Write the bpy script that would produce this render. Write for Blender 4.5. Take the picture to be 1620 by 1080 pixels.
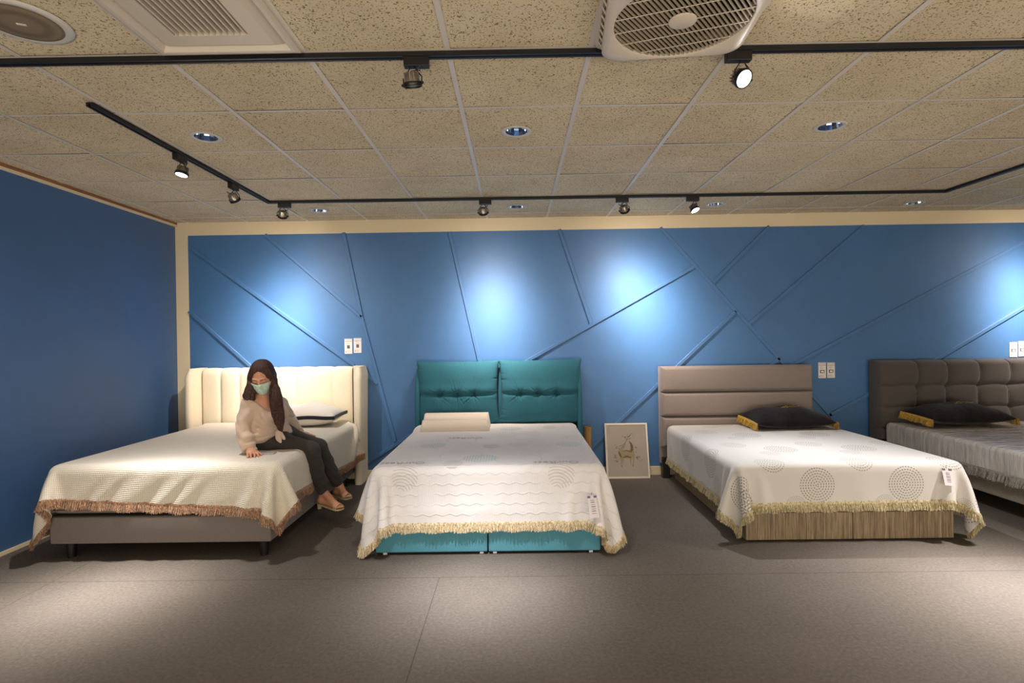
import bpy, bmesh, math, random
import numpy as np
from mathutils import Vector, Matrix, Quaternion

random.seed(7)
rng = np.random.default_rng(7)
for o in list(bpy.data.objects):
    bpy.data.objects.remove(o, do_unlink=True)
SC = bpy.context.scene
COL = SC.collection
PI = math.pi

# ------------------------------------------------------------------ camera
CAM_H = 1.375          # camera height above the carpet
F_PX = 867.2           # focal length in pixels of a 1620 px wide frame
CEIL = CAM_H + 1.2149  # ceiling height
YAW, PIT, ROL = 0.0060, -0.0041, 0.0146


def cam_basis():
    cy, sy, cp, sp, cr, sr = math.cos(YAW), math.sin(YAW), math.cos(PIT), math.sin(PIT), math.cos(ROL), math.sin(ROL)
    Rz = Matrix(((cy, -sy, 0), (sy, cy, 0), (0, 0, 1)))
    Rx = Matrix(((1, 0, 0), (0, cp, -sp), (0, sp, cp)))
    Ry = Matrix(((cr, 0, sr), (0, 1, 0), (-sr, 0, cr)))
    return Rz @ Rx @ Ry


MB = cam_basis()
r_, f_, u_ = MB @ Vector((1, 0, 0)), MB @ Vector((0, 1, 0)), MB @ Vector((0, 0, 1))
cam_data = bpy.data.cameras.new('camera')
cam_data.sensor_width = 36
cam_data.lens = F_PX / 1620 * 36
cam_data.clip_start = 0.05
cam = bpy.data.objects.new('camera', cam_data)
cam.matrix_world = Matrix(((r_.x, u_.x, -f_.x, 0), (r_.y, u_.y, -f_.y, 0), (r_.z, u_.z, -f_.z, CAM_H), (0, 0, 0, 1)))
COL.objects.link(cam)
SC.camera = cam


def at(px, py, Y):
    """world point at depth Y seen at pixel (px, py) of the 1620x1080 photograph"""
    r = MB @ Vector(((px - 810) / F_PX, 1, -(py - 540) / F_PX))
    return r * (Y / r.y) + Vector((0, 0, CAM_H))


def at_z(px, py, Z):
    r = MB @ Vector(((px - 810) / F_PX, 1, -(py - 540) / F_PX))
    return r * ((Z - CAM_H) / r.z) + Vector((0, 0, CAM_H))


# ------------------------------------------------------------------ world, exposure, large lights
world = bpy.data.worlds.new('world')
SC.world = world
world.use_nodes = True
world.node_tree.nodes['Background'].inputs[0].default_value = (1.0, 0.90, 0.76, 1)
world.node_tree.nodes['Background'].inputs[1].default_value = 0.20
SC.view_settings.view_transform = 'Standard'
SC.view_settings.look = 'None'
SC.view_settings.gamma = 1
SC.view_settings.use_curve_mapping = False
SC.view_settings.exposure = 0.18

WARM = (1.0, 0.86, 0.68)
COOL = (1.0, 0.84, 0.73)


def area_light(name, loc, rot, sx, sy, power, color):
    d = bpy.data.lights.new(name, 'AREA')
    d.shape = 'RECTANGLE'; d.size = sx; d.size_y = sy; d.energy = power; d.color = color
    o = bpy.data.objects.new(name, d)
    o.location = loc; o.rotation_euler = rot
    COL.objects.link(o)
    return o


# added fill: unseen low uplight behind the camera that brightens the ceiling
area_light('rear_uplight_fill', (1.0, -2.2, 0.4), (PI / 2 + 0.86, 0, 0), 8.0, 1.2, 230, (1.0, 0.89, 0.73))

# ------------------------------------------------------------------ helpers


def srgb(r, g, b):
    f = lambda c: ((c / 255 + 0.055) / 1.055) ** 2.4 if c > 10 else c / 255 / 12.92
    return (f(r), f(g), f(b), 1)


class NT:
    """small node-tree writer"""
    def __init__(s, m):
        s.t = m.node_tree; s.n = s.t.nodes; s.l = s.t.links
        s.bsdf = s.n['Principled BSDF']

    def add(s, typ, **kw):
        nd = s.n.new(typ)
        for k, v in kw.items():
            setattr(nd, k, v)
        return nd

    def link(s, a, b):
        s.l.new(a, b)

    def math(s, op, a, b=None, c=None, clamp=False):
        nd = s.n.new('ShaderNodeMath'); nd.operation = op; nd.use_clamp = clamp
        for i, v in enumerate((a, b, c)):
            if v is None: continue
            if isinstance(v, (int, float)): nd.inputs[i].default_value = v
            else: s.l.new(v, nd.inputs[i])
        return nd.outputs[0]

    def mix(s, fac, a, b, blend='MIX'):
        nd = s.n.new('ShaderNodeMix'); nd.data_type = 'RGBA'; nd.blend_type = blend
        for i, v in ((0, fac), (6, a), (7, b)):
            if isinstance(v, (int, float)): nd.inputs[i].default_value = v
            elif isinstance(v, tuple): nd.inputs[i].default_value = v
            else: s.l.new(v, nd.inputs[i])
        return nd.outputs[2]

    def coords(s, kind='Object', scale=None, rot=None):
        tc = s.n.new('ShaderNodeTexCoord')
        out = tc.outputs[kind]
        if scale is not None or rot is not None:
            mp = s.n.new('ShaderNodeMapping')
            if scale is not None: mp.inputs['Scale'].default_value = scale
            if rot is not None: mp.inputs['Rotation'].default_value = rot
            s.l.new(out, mp.inputs[0]); out = mp.outputs[0]
        return out

    def noise(s, vec, scale, detail=2, rough=0.5):
        nd = s.n.new('ShaderNodeTexNoise'); nd.inputs['Scale'].default_value = scale
        nd.inputs['Detail'].default_value = detail; nd.inputs['Roughness'].default_value = rough
        s.l.new(vec, nd.inputs['Vector'])
        return nd.outputs[0]

    def ramp(s, fac, stops):
        nd = s.n.new('ShaderNodeValToRGB')
        el = nd.color_ramp.elements
        while len(el) < len(stops): el.new(0.5)
        for e, (p, c) in zip(el, stops):
            e.position = p; e.color = c if isinstance(c, tuple) else (c, c, c, 1)
        s.l.new(fac, nd.inputs[0])
        return nd.outputs[0]

    def bump(s, height, strength=0.3, dist=0.01, normal=None):
        nd = s.n.new('ShaderNodeBump'); nd.inputs['Strength'].default_value = strength
        nd.inputs['Distance'].default_value = dist
        s.l.new(height, nd.inputs['Height'])
        if normal is not None: s.l.new(normal, nd.inputs['Normal'])
        s.l.new(nd.outputs[0], s.bsdf.inputs['Normal'])
        return nd.outputs[0]


MATS = {}


def material(name, color, rough=0.6, metal=0.0, spec=0.5, emit=None, emit_strength=0, sheen=0.0):
    if name in MATS: return MATS[name]
    m = bpy.data.materials.new(name); m.use_nodes = True
    b = m.node_tree.nodes['Principled BSDF']
    b.inputs['Base Color'].default_value = color
    b.inputs['Roughness'].default_value = rough
    b.inputs['Metallic'].default_value = metal
    b.inputs['Specular IOR Level'].default_value = spec
    if sheen: b.inputs['Sheen Weight'].default_value = sheen
    if emit is not None:
        b.inputs['Emission Color'].default_value = emit
        b.inputs['Emission Strength'].default_value = emit_strength
    m.diffuse_color = color
    MATS[name] = m
    return m


def fabric(name, color, var=0.25, scale=260, bump=0.25, rough=0.9, sheen=0.2, weave=True):
    """woven upholstery: fine two-tone weave and matching bump"""
    if name in MATS: return MATS[name]
    m = material(name, color, rough, spec=0.25, sheen=sheen)
    n = NT(m)
    v = n.coords('Object')
    a = n.noise(v, scale, 2, 0.7)
    b = n.noise(n.coords('Object', scale=(1, 1, 6)), scale * 0.4, 1)
    s = n.math('ADD', a, b)
    dark = tuple(c * (1 - var) for c in color[:3]) + (1,)
    lite = tuple(min(1, c * (1 + var)) for c in color[:3]) + (1,)
    n.link(n.ramp(n.math('MULTIPLY', s, 0.5), [(0.38, dark), (0.62, lite)]), n.bsdf.inputs['Base Color'])
    n.bump(s, bump, 0.002)
    return m


def link(name, me, mat=None, parent=None, smooth=False):
    o = bpy.data.objects.new(name, me)
    COL.objects.link(o)
    if mat is not None:
        for mm in (mat if isinstance(mat, (list, tuple)) else [mat]): me.materials.append(mm)
    if parent is not None: o.parent = parent
    if smooth: me.shade_smooth()
    return o


def tag(o, label=None, cat=None, group=None, kind=None):
    if label: o['label'] = label
    if cat: o['category'] = cat
    if group: o['group'] = group
    if kind: o['kind'] = kind
    return o


def empty(name, loc, rz=0.0):
    o = bpy.data.objects.new(name, None)
    o.empty_display_size = 0.1
    o.location = loc; o.rotation_euler = (0, 0, rz)
    COL.objects.link(o)
    return o


class MBd:
    """mesh builder: collects shapes into one mesh"""
    def __init__(s):
        s.bm = bmesh.new()

    def box(s, x0, x1, y0, y1, z0, z1, bevel=0.0, seg=2, mat=0, M=None):
        g = bmesh.ops.create_cube(s.bm, size=1)
        vs = g['verts']
        for v in vs:
            v.co = Vector(((x0 + x1) / 2 + v.co.x * (x1 - x0), (y0 + y1) / 2 + v.co.y * (y1 - y0), (z0 + z1) / 2 + v.co.z * (z1 - z0)))
        fs = set(f for v in vs for f in v.link_faces)
        if bevel > 0:
            es = list(set(e for v in vs for e in v.link_edges))
            r = bmesh.ops.bevel(s.bm, geom=es, offset=bevel, segments=seg, profile=0.6, affect='EDGES')
            vs = list(set(r['verts']) | set(v for v in vs if v.is_valid))
            fs = set(f for v in vs for f in v.link_faces)
        for f in fs: f.material_index = mat
        if M is not None: bmesh.ops.transform(s.bm, matrix=M, verts=list(set(v for f in fs for v in f.verts)))
        return s

    def cyl(s, p0, p1, r0, r1=None, seg=24, caps=True, mat=0):
        r1 = r0 if r1 is None else r1
        p0, p1 = Vector(p0), Vector(p1); d = p1 - p0
        q = d.to_track_quat('Z', 'Y')
        rings = []
        for p, r in ((p0, r0), (p1, r1)):
            rings.append([s.bm.verts.new(p + q @ Vector((r * math.cos(2 * PI * k / seg), r * math.sin(2 * PI * k / seg), 0))) for k in range(seg)])
        fs = []
        for k in range(seg):
            fs.append(s.bm.faces.new((rings[0][k], rings[0][(k + 1) % seg], rings[1][(k + 1) % seg], rings[1][k])))
        if caps:
            fs.append(s.bm.faces.new(rings[0][::-1])); fs.append(s.bm.faces.new(rings[1]))
        for f in fs: f.material_index = mat
        return s

    def lathe(s, prof, M=None, seg=32, mat=0, cap0=False, cap1=False):
        """profile [(radius, z)] turned about z"""
        rings = []
        for r, z in prof:
            rings.append([s.bm.verts.new((r * math.cos(2 * PI * k / seg), r * math.sin(2 * PI * k / seg), z)) for k in range(seg)])
        fs = []
        for a, b in zip(rings, rings[1:]):
            for k in range(seg):
                fs.append(s.bm.faces.new((a[k], a[(k + 1) % seg], b[(k + 1) % seg], b[k])))
        if cap0: fs.append(s.bm.faces.new(rings[0][::-1]))
        if cap1: fs.append(s.bm.faces.new(rings[-1]))
        for f in fs: f.material_index = mat
        if M is not None: bmesh.ops.transform(s.bm, matrix=M, verts=[v for r in rings for v in r])
        return s

    def tube(s, pts, r, seg=8, mat=0):
        pts = [Vector(p) for p in pts]
        rings = []
        up = Vector((0.13, 0.21, 0.97))
        for i, p in enumerate(pts):
            d = (pts[min(i + 1, len(pts) - 1)] - pts[max(i - 1, 0)]).normalized()
            a = d.cross(up)
            if a.length < 0.05: a = d.cross(Vector((1, 0, 0)))
            a.normalize(); b = d.cross(a)
            rr = r[i] if isinstance(r, (list, tuple)) else r
            rings.append([s.bm.verts.new(p + (a * math.cos(2 * PI * k / seg) + b * math.sin(2 * PI * k / seg)) * rr) for k in range(seg)])
        fs = []
        for A, B in zip(rings, rings[1:]):
            for k in range(seg):
                fs.append(s.bm.faces.new((A[k], A[(k + 1) % seg], B[(k + 1) % seg], B[k])))
        fs.append(s.bm.faces.new(rings[0][::-1])); fs.append(s.bm.faces.new(rings[-1]))
        for f in fs: f.material_index = mat
        return s

    def poly(s, pts, mat=0):
        f = s.bm.faces.new([s.bm.verts.new(Vector(p)) for p in pts]); f.material_index = mat
        return s

    def mesh(s, name):
        bmesh.ops.recalc_face_normals(s.bm, faces=s.bm.faces[:])
        me = bpy.data.meshes.new(name); s.bm.to_mesh(me); s.bm.free()
        return me

    def build(s, name, mat, parent=None, smooth=False, angle=None):
        me = s.mesh(name)
        if smooth:
            me.shade_smooth()
            if angle is not None:
                me.set_sharp_from_angle(angle=math.radians(angle))
        return link(name, me, mat, parent)


def grid_mesh(name, P, uv=None, wrap=False):
    """mesh from an (n, m, 3) array of points"""
    P = np.asarray(P); n, m = P.shape[:2]
    idx = np.arange(n * m).reshape(n, m)
    a, b, c, d = idx[:-1, :-1], idx[:-1, 1:], idx[1:, 1:], idx[1:, :-1]
    F = np.stack([a, b, c, d], -1).reshape(-1, 4)
    if wrap:
        w = np.stack([idx[:-1, -1], idx[:-1, 0], idx[1:, 0], idx[1:, -1]], -1).reshape(-1, 4)
        F = np.concatenate([F, w])
    return np_mesh(name, P.reshape(-1, 3), F, None if uv is None else np.asarray(uv).reshape(-1, 2))


def np_mesh(name, V, F, uv=None):
    me = bpy.data.meshes.new(name)
    V = np.asarray(V, np.float32); F = np.asarray(F, np.int32)
    me.vertices.add(len(V)); me.vertices.foreach_set('co', V.ravel())
    k = F.shape[1]
    me.loops.add(F.size); me.loops.foreach_set('vertex_index', F.ravel())
    me.polygons.add(len(F)); me.polygons.foreach_set('loop_start', np.arange(0, F.size, k, dtype=np.int32))
    me.polygons.foreach_set('loop_total', np.full(len(F), k, np.int32))
    me.update(calc_edges=True)
    if uv is not None:
        l = me.uv_layers.new(name='UVMap')
        l.data.foreach_set('uv', np.asarray(uv, np.float32)[F.ravel()].ravel())
    me.validate()
    return me


# ================================================================== ROOM
XL, XR, YB, YR = -3.40, 7.6, 5.49, -3.6

# --- carpet
m_carpet = material('grey_brown_carpet', srgb(118, 110, 102), 0.95, spec=0.1)
n = NT(m_carpet)
v = n.coords('Object')
fine = n.noise(v, 420, 3, 0.8)
mid = n.noise(v, 60, 2, 0.6)
big = n.noise(v, 1.3, 3, 0.6)
s1 = n.math('ADD', n.math('MULTIPLY', fine, 0.75), n.math('MULTIPLY', mid, 0.25))
c1 = n.ramp(s1, [(0.33, srgb(66, 60, 55)), (0.5, srgb(108, 100, 92)), (0.68, srgb(146, 137, 127))])
c2 = n.mix(0.35, c1, n.ramp(big, [(0.35, srgb(92, 85, 78)), (0.7, srgb(116, 108, 101))]))
# seams between the carpet lengths
sx = n.add('ShaderNodeSeparateXYZ'); n.link(v, sx.inputs[0])
seam_y = n.math('LESS_THAN', n.math('ABSOLUTE', n.math('SUBTRACT', sx.outputs[1], 3.172)), 0.003)
seam_x = n.math('MULTIPLY', n.math('LESS_THAN', n.math('ABSOLUTE', n.math('ADD', sx.outputs[0], 0.46)), 0.0025),
                n.math('LESS_THAN', sx.outputs[1], 3.172))
seam_l = n.math('LESS_THAN', n.math('ABSOLUTE', n.math('ADD', sx.outputs[0], 2.72)), 0.0025)
seam = n.math('MAXIMUM', n.math('MAXIMUM', seam_y, seam_x), seam_l)
n.link(n.mix(n.math('MULTIPLY', seam, 0.45), c2, srgb(40, 35, 30)), n.bsdf.inputs['Base Color'])
n.bump(s1, 0.6, 0.004)
b = MBd(); b.box(XL - 0.1, XR + 0.1, YR, YB + 0.1, -0.08, 0)
floor = tag(b.build('floor', m_carpet), kind='structure')

# --- back wall: cream frame around a blue panel
def blue_paint(name, base):
    m = material(name, base, 0.62, spec=1.0, sheen=0.25)
    n = NT(m)
    v = n.coords('Object')
    a = n.noise(v, 3.0, 3, 0.6)
    b = n.noise(v, 240, 2, 0.7)
    d = tuple(c * 0.9 for c in base[:3]) + (1,); l = tuple(c * 1.08 for c in base[:3]) + (1,)
    n.link(n.ramp(n.math('ADD', n.math('MULTIPLY', a, 0.6), n.math('MULTIPLY', b, 0.4)), [(0.35, d), (0.65, l)]), n.bsdf.inputs['Base Color'])
    n.bump(b, 0.12, 0.002)
    return m

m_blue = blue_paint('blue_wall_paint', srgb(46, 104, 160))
m_cream = material('cream_wall_paint', srgb(226, 210, 178), 0.75, spec=0.3)
n = NT(m_cream); nz = n.noise(n.coords('Object'), 180, 2); n.bump(nz, 0.06, 0.002)
BX0, BX1, BZ0, BZ1 = at(299, 500, YB).x, XR, 0.085, at(816, 364.5, YB).z
b = MBd()
b.box(XL - 0.1, XR, YB + 0.012, YB + 0.12, 0, CEIL, mat=0)
b.box(XL, BX0, YB, YB + 0.012, 0, CEIL, mat=0)
b.box(BX0, XR, YB, YB + 0.012, BZ1, CEIL, mat=0)
b.box(BX0, BX1, YB + 0.004, YB + 0.014, 0.0, BZ1, mat=1)
wall_back = tag(b.build('wall_back', [m_cream, m_blue]), kind='structure')
b = MBd(); b.box(BX0, XR, YB - 0.010, YB + 0.004, 0, BZ0, 0.003)
tag(b.build('baseboard_back', m_cream), kind='structure')
# left wall
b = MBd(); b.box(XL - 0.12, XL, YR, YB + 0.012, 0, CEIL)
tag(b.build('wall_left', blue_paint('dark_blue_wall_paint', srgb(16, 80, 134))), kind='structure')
b = MBd(); b.box(XL, XL + 0.012, YR, YB, 0, 0.028, 0.003)
tag(b.build('baseboard_left', m_cream), kind='structure')
b = MBd(); b.box(XR, XR + 0.12, YR, YB, 0, CEIL)
tag(b.build('wall_right', m_cream), kind='structure')
# wood angle and cream edge along the top of the left wall
m_woodedge = material('brown_wood_edge', srgb(150, 98, 58), 0.6)
n = NT(m_woodedge); w = n.noise(n.coords('Object', scale=(30, 1, 30)), 6, 3)
n.link(n.ramp(w, [(0.3, srgb(120, 76, 44)), (0.7, srgb(172, 118, 74))]), n.bsdf.inputs['Base Color'])
b = MBd(); b.box(XL, XL + 0.022, YR, YB, CEIL - 0.022, CEIL, 0.002)
tag(b.build('trim_1', m_woodedge), kind='structure')
b = MBd(); b.box(XL, XL + 0.026, YR, YB, CEIL - 0.040, CEIL - 0.0222, 0.002)
tag(b.build('trim_2', m_cream), kind='structure')

# --- slanting mouldings on the blue panel
MOULD = [((300.4, 391), (561, 578)), ((561, 578), (597, 606)), ((420.6, 372), (571, 501)), ((544, 369), (572, 500)),
         ((572, 500), (625, 697)), ((578, 733), (650, 688)), ((300.4, 493), (400, 582)), ((711.5, 368), (765, 600)),
         ((885, 364), (935, 511)), ((830, 573), (1096, 423)), ((1045, 361), (1318, 662)), ((1129, 446), (1216, 359)),
         ((1186, 511), (1366, 358)), ((1252, 578), (1700, 340)), ((1163, 493), (900, 741)), ((1232, 567), (1200, 596)),
         ((1460, 578), (1312, 656)), ((1700, 438), (1470, 575))]
k = 3
for (a, c) in MOULD:
    A, C = at(*a, YB), at(*c, YB)
    d = (C - A); L = d.length; ang = math.atan2(d.z, d.x)
    b = MBd()
    M = Matrix.Translation((A.x, YB - 0.001, A.z)) @ Matrix.Rotation(-ang, 4, 'Y')
    wdt = 0.017
    b.box(-0.008, L + 0.008, -0.013, 0.0045, -wdt, wdt, 0.003, 1, M=M)
    tag(b.build('trim_%d' % k, m_blue), kind='structure'); k += 1

# --- suspended ceiling: one mesh, mineral tiles lying in a T-bar grid
m_tile = material('mineral_fibre_tile', srgb(214, 196, 160), 0.95, spec=0.05)
n = NT(m_tile)
v = n.coords('Object')
vo = n.add('ShaderNodeTexVoronoi'); vo.inputs['Scale'].default_value = 95; vo.inputs['Randomness'].default_value = 1
dist = n.noise(v, 60, 2, 0.6)
mixv = n.add('ShaderNodeVectorMath', operation='ADD')
sc_ = n.add('ShaderNodeVectorMath', operation='SCALE'); sc_.inputs[3].default_value = 0.020
dn = n.add('ShaderNodeTexNoise'); dn.inputs['Scale'].default_value = 40; n.link(v, dn.inputs['Vector'])
n.link(dn.outputs['Color'], sc_.inputs[0]); n.link(v, mixv.inputs[0]); n.link(sc_.outputs[0], mixv.inputs[1])
n.link(mixv.outputs[0], vo.inputs['Vector'])
worm = n.noise(mixv.outputs[0], 115, 1, 0.4)
pits = n.math('LESS_THAN', vo.outputs['Distance'], 0.20)
worms = n.math('LESS_THAN', worm, 0.36)
hole = n.math('MAXIMUM', pits, worms)
tone = n.noise(v, 2.2, 4, 0.65)
gr = n.noise(v, 300, 1)
basec = n.ramp(tone, [(0.32, srgb(206, 190, 160)), (0.62, srgb(220, 205, 176))])
stain = n.ramp(n.noise(v, 1.05, 5, 0.72), [(0.63, 0.0), (0.78, 0.35)])
basec = n.mix(stain, basec, srgb(120, 104, 80))
n.link(n.mix(n.math('MULTIPLY', hole, 0.8), basec, srgb(112, 92, 62)), n.bsdf.inputs['Base Color'])
n.bump(n.math('ADD', n.math('MULTIPLY', hole, -1.0), n.math('MULTIPLY', gr, 0.15)), 0.4, 0.003)
m_tbar = material('white_metal_grid_bar', srgb(212, 204, 194), 0.4, metal=0.0, spec=0.5)
m_void = material('dark_gap', srgb(52, 44, 34), 0.9)
GX0, GY0, T = -2.665, 2.2765, 0.6
b = MBd()
gx = [XL] + [GX0 + T * i for i in range(-1, 18) if XL + 0.05 < GX0 + T * i < XR] + [XR]
gy = [YR] + [GY0 + T * j + (0.022 if j == 0 else 0) for j in range(-9, 7) if YR + 0.05 < GY0 + T * j < YB] + [YB]
AC = (round(-1.465, 3), round(1.6765, 3))
DL_POS = [at_z(px, py, CEIL) for px, py in ((326, 217), (817, 208), (1313, 200), (505, 333), (817, 327), (1132, 323), (1446, 321))]
def tile_with_hole(b, x0, x1, y0, y1, zs, c, r, K=10):
    sq, ci = [], []
    zf = lambda x, y: (zs[0] * (x1 - x) * (y1 - y) + zs[1] * (x1 - x) * (y - y0) + zs[2] * (x - x0) * (y - y0) + zs[3] * (x - x0) * (y1 - y)) / ((x1 - x0) * (y1 - y0))
    cs = [(x0, y0), (x1, y0), (x1, y1), (x0, y1)]
    for q in range(4):
        for k_ in range(K):
            f_ = k_ / K
            x = cs[q][0] + (cs[(q + 1) % 4][0] - cs[q][0]) * f_; y = cs[q][1] + (cs[(q + 1) % 4][1] - cs[q][1]) * f_
            sq.append((x, y, zf(x, y)))
            an_ = -3 * PI / 4 + (q + f_) * PI / 2
            X_, Y_ = c.x + r * math.cos(an_), c.y + r * math.sin(an_)
            ci.append((X_, Y_, zf(X_, Y_)))
    for k_ in range(4 * K):
        n_ = (k_ + 1) % (4 * K)
        b.poly([sq[k_], ci[k_], ci[n_], sq[n_]], 0)
rt = random.Random(3)
for i in range(len(gx) - 1):
    for j in range(len(gy) - 1):
        x0, x1, y0, y1 = gx[i], gx[i + 1], gy[j], gy[j + 1]
        if abs(x0 + 1.465) < 0.01 and abs(y0 - 1.6765) < 0.01: continue
        zs = [CEIL + 0.001 + rt.uniform(0, 0.0045) for _ in range(4)]
        e = 0.004
        hole_c = [c for c in DL_POS if x0 < c.x < x1 and y0 < c.y < y1]
        if hole_c:
            tile_with_hole(b, x0 + e, x1 - e, y0 + e, y1 - e, zs, hole_c[0], 0.070)
            continue
        b.poly([(x0 + e, y0 + e, zs[0]), (x0 + e, y1 - e, zs[1]), (x1 - e, y1 - e, zs[2]), (x1 - e, y0 + e, zs[3])], 0)
b.poly([(XL, YR, CEIL + 0.12), (XL, YB, CEIL + 0.12), (XR, YB, CEIL + 0.12), (XR, YR, CEIL + 0.12)], 2)
for x in gx[1:-1]: b.box(x - 0.012, x + 0.012, YR, YB, CEIL - 0.001, CEIL + 0.0002, mat=1)
for y in gy[1:-1]: b.box(XL, XR, y - 0.008, y + 0.008, CEIL - 0.0006, CEIL + 0.0003, mat=1)
ceiling = tag(b.build('ceiling', [m_tile, m_tbar, m_void]), kind='structure')

# ================================================================== CEILING FITTINGS
m_black = material('black_painted_metal', srgb(22, 20, 22), 0.4, spec=0.5)
m_dgrey = material('dark_grey_plastic', srgb(48, 44, 44), 0.5)
m_alu = material('cast_aluminium', srgb(158, 150, 142), 0.32, metal=0.8)
m_chrome = material('polished_reflector', srgb(190, 200, 214), 0.12, metal=1.0)
m_ring = material('white_ring_enamel', srgb(205, 200, 192), 0.4)
m_bulb_off = material('unlit_lamp_glass', srgb(205, 205, 205), 0.25)
m_lit = material('lit_lamp_glass', (1, 1, 1, 1), 0.4, emit=(1.0, 0.96, 0.93, 1), emit_strength=14)


def track(name, pts, label, Z=CEIL - 0.0012):
    """black lighting track, a U channel running through pts"""
    b = MBd()
    w, h = 0.0175, 0.020
    P = [Vector(p) for p in pts]
    offs = []
    for i in range(len(P)):
        d0 = (P[i] - P[i - 1]).normalized() if i > 0 else None
        d1 = (P[i + 1] - P[i]).normalized() if i < len(P) - 1 else None
        dirs = [d for d in (d0, d1) if d is not None]
        ns = [Vector((-d.y, d.x, 0)) for d in dirs]
        nrm = sum(ns, Vector()).normalized()
        offs.append(nrm / max(0.3, nrm.dot(ns[0])))
    prof = [(-w, 0), (w, 0), (w, -h), (0.005, -h), (0.005, -h * 0.4), (-0.005, -h * 0.4), (-0.005, -h), (-w, -h)]
    rings = [[b.bm.verts.new((p.x + o.x * a, p.y + o.y * a, Z + c)) for a, c in prof] for p, o in zip(P, offs)]
    for A, B in zip(rings, rings[1:]):
        for q in range(len(prof)):
            b.bm.faces.new((A[q], A[(q + 1) % 8], B[(q + 1) % 8], B[q]))
    b.bm.faces.new(rings[0]); b.bm.faces.new(rings[-1][::-1])
    return tag(b.build(name, m_black), label, 'lighting track')


Y1 = 2.318
track('lighting_track', [(XL + 0.3, Y1, 0), (3.4, Y1, 0)], 'straight black lighting track nearest the camera, passing under the ceiling fan unit')
track('lighting_track', [(-2.110, 2.73, 0), (-2.095, 4.69, 0), (3.68, 4.69, 0), (3.74, 3.0, 0)],
      'U-shaped black lighting track above the beds, bending at its two far corners')
track('lighting_track', [(4.6, 4.69, 0), (5.6, 4.69, 0)], 'short black lighting track beyond the tufted grey bed')


def beam_profile(d, core_deg, halo):
    """reflector lamp: bright core of the given half width on a weak wide halo"""
    d.use_nodes = True
    t = d.node_tree; em = t.nodes['Emission']
    tc = t.nodes.new('ShaderNodeTexCoord'); sep = t.nodes.new('ShaderNodeSeparateXYZ')
    t.links.new(tc.outputs['Normal'], sep.inputs[0])
    def m(op, a, b=None):
        q = t.nodes.new('ShaderNodeMath'); q.operation = op
        for i, v in enumerate((a, b)):
            if v is None: continue
            if isinstance(v, (int, float)): q.inputs[i].default_value = v
            else: t.links.new(v, q.inputs[i])
        return q.outputs[0]
    u = m('SUBTRACT', 1.0, m('ABSOLUTE', sep.outputs[2]))
    c0 = 1 - math.cos(math.radians(core_deg)); c1 = 1 - math.cos(math.radians(38))
    core = m('EXPONENT', m('DIVIDE', u, -c0)); wide = m('MULTIPLY', m('EXPONENT', m('DIVIDE', u, -c1)), halo)
    t.links.new(m('ADD', core, wide), em.inputs['Strength'])


def spotlight(x, y, axis, aim, label, lit=False, power=0, cone=50, blend=0.8, color=COOL, face='alu', side=1, loop=True):
    """track spotlight: adapter box, wire yoke, finned lamp with ring; aim = unit-ish direction of the beam"""
    t = empty('track_spotlight', (x, y, CEIL - 0.0214), axis)
    tag(t, label, 'spotlight', 'spotlights hanging from the black tracks')
    b = MBd(); b.box(-0.053, 0.053, -0.017, 0.017, -0.040, 0.0, 0.003)
    b.build('adapter_box', m_black, t)
    A = (Matrix.Rotation(-axis, 3, 'Z') @ Vector(aim)).normalized()
    q = A.to_track_quat('Z', 'Y')
    piv = Vector((-0.018 * side, 0, -0.110))
    # horizontal axle of the yoke, across the beam
    ax = A.cross(Vector((0, 0, 1)))
    ax = ax.normalized() if ax.length > 0.15 else Vector((1, 0, 0))
    R = 0.0385
    top = Vector((-0.018 * side, 0, -0.040))
    for sgn in (-1, 1):
        b = MBd()
        e = piv + ax * sgn * (R + 0.004)
        b.tube([top + ax * sgn * 0.012, top + ax * sgn * 0.018 + Vector((0, 0, -0.012)), e + Vector((0, 0, 0.026)), e], 0.0028, 6)
        b.cyl(e - ax * sgn * 0.004, e + ax * sgn * 0.007, 0.0052, seg=10)
        b.build('yoke_arm', m_black, t)
    M = Matrix.Translation(piv) @ q.to_matrix().to_4x4()
    b = MBd()
    b.lathe([(0.0, -0.046), (0.020, -0.046), (0.023, -0.043), (0.030, -0.018), (0.035, -0.006), (0.036, 0.004)], M, 28)
    for f in range(14):
        an = 2 * PI * f / 14
        b.box(0.018, 0.0335, -0.0012, 0.0012, -0.044, -0.010, M=M @ Matrix.Rotation(an, 4, 'Z'))
    head = b.build('lamp_housing', m_alu, t, True, 40)
    b = MBd()
    b.lathe([(0.035, -0.006), (0.0395, -0.006), (0.0405, -0.003), (0.0405, 0.010), (0.039, 0.012), (0.0345, 0.012), (0.0345, 0.0)], M, 32)
    b.build('lamp_ring', m_black, t, True, 40)
    b = MBd()
    b.lathe([(0.0, 0.0125 if lit else 0.008), (0.02, 0.0115 if lit else 0.007), (0.0345, 0.008 if lit else 0.004)], M, 32)
    lens = b.build('lamp_lens', m_lit if lit else m_bulb_off, t, True)
    if loop:
        b = MBd()
        o = ax * (0.035 * side)
        pe = piv - A * 0.05
        b.tube([top + Vector((0, 0, 0.004)), top + o + Vector((0, 0, -0.02)), pe + o * 1.2 + Vector((0, 0, 0.016)), pe + o * 0.7, pe], 0.0022, 6)
        b.build('power_cable', m_black, t)
    if power:
        d = bpy.data.lights.new('spot', 'SPOT')
        d.energy = power; d.color = color; d.spot_size = math.radians(150); d.spot_blend = 0.25; d.shadow_soft_size = 0.018
        beam_profile(d, cone, blend)
        lo = bpy.data.objects.new('spot_beam', d)
        lo.parent = t; lo.location = piv + A * 0.02; lo.rotation_mode = 'QUATERNION'
        lo.rotation_quaternion = (-A).to_track_quat('Z', 'Y')
        COL.objects.link(lo)
    return t


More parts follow.
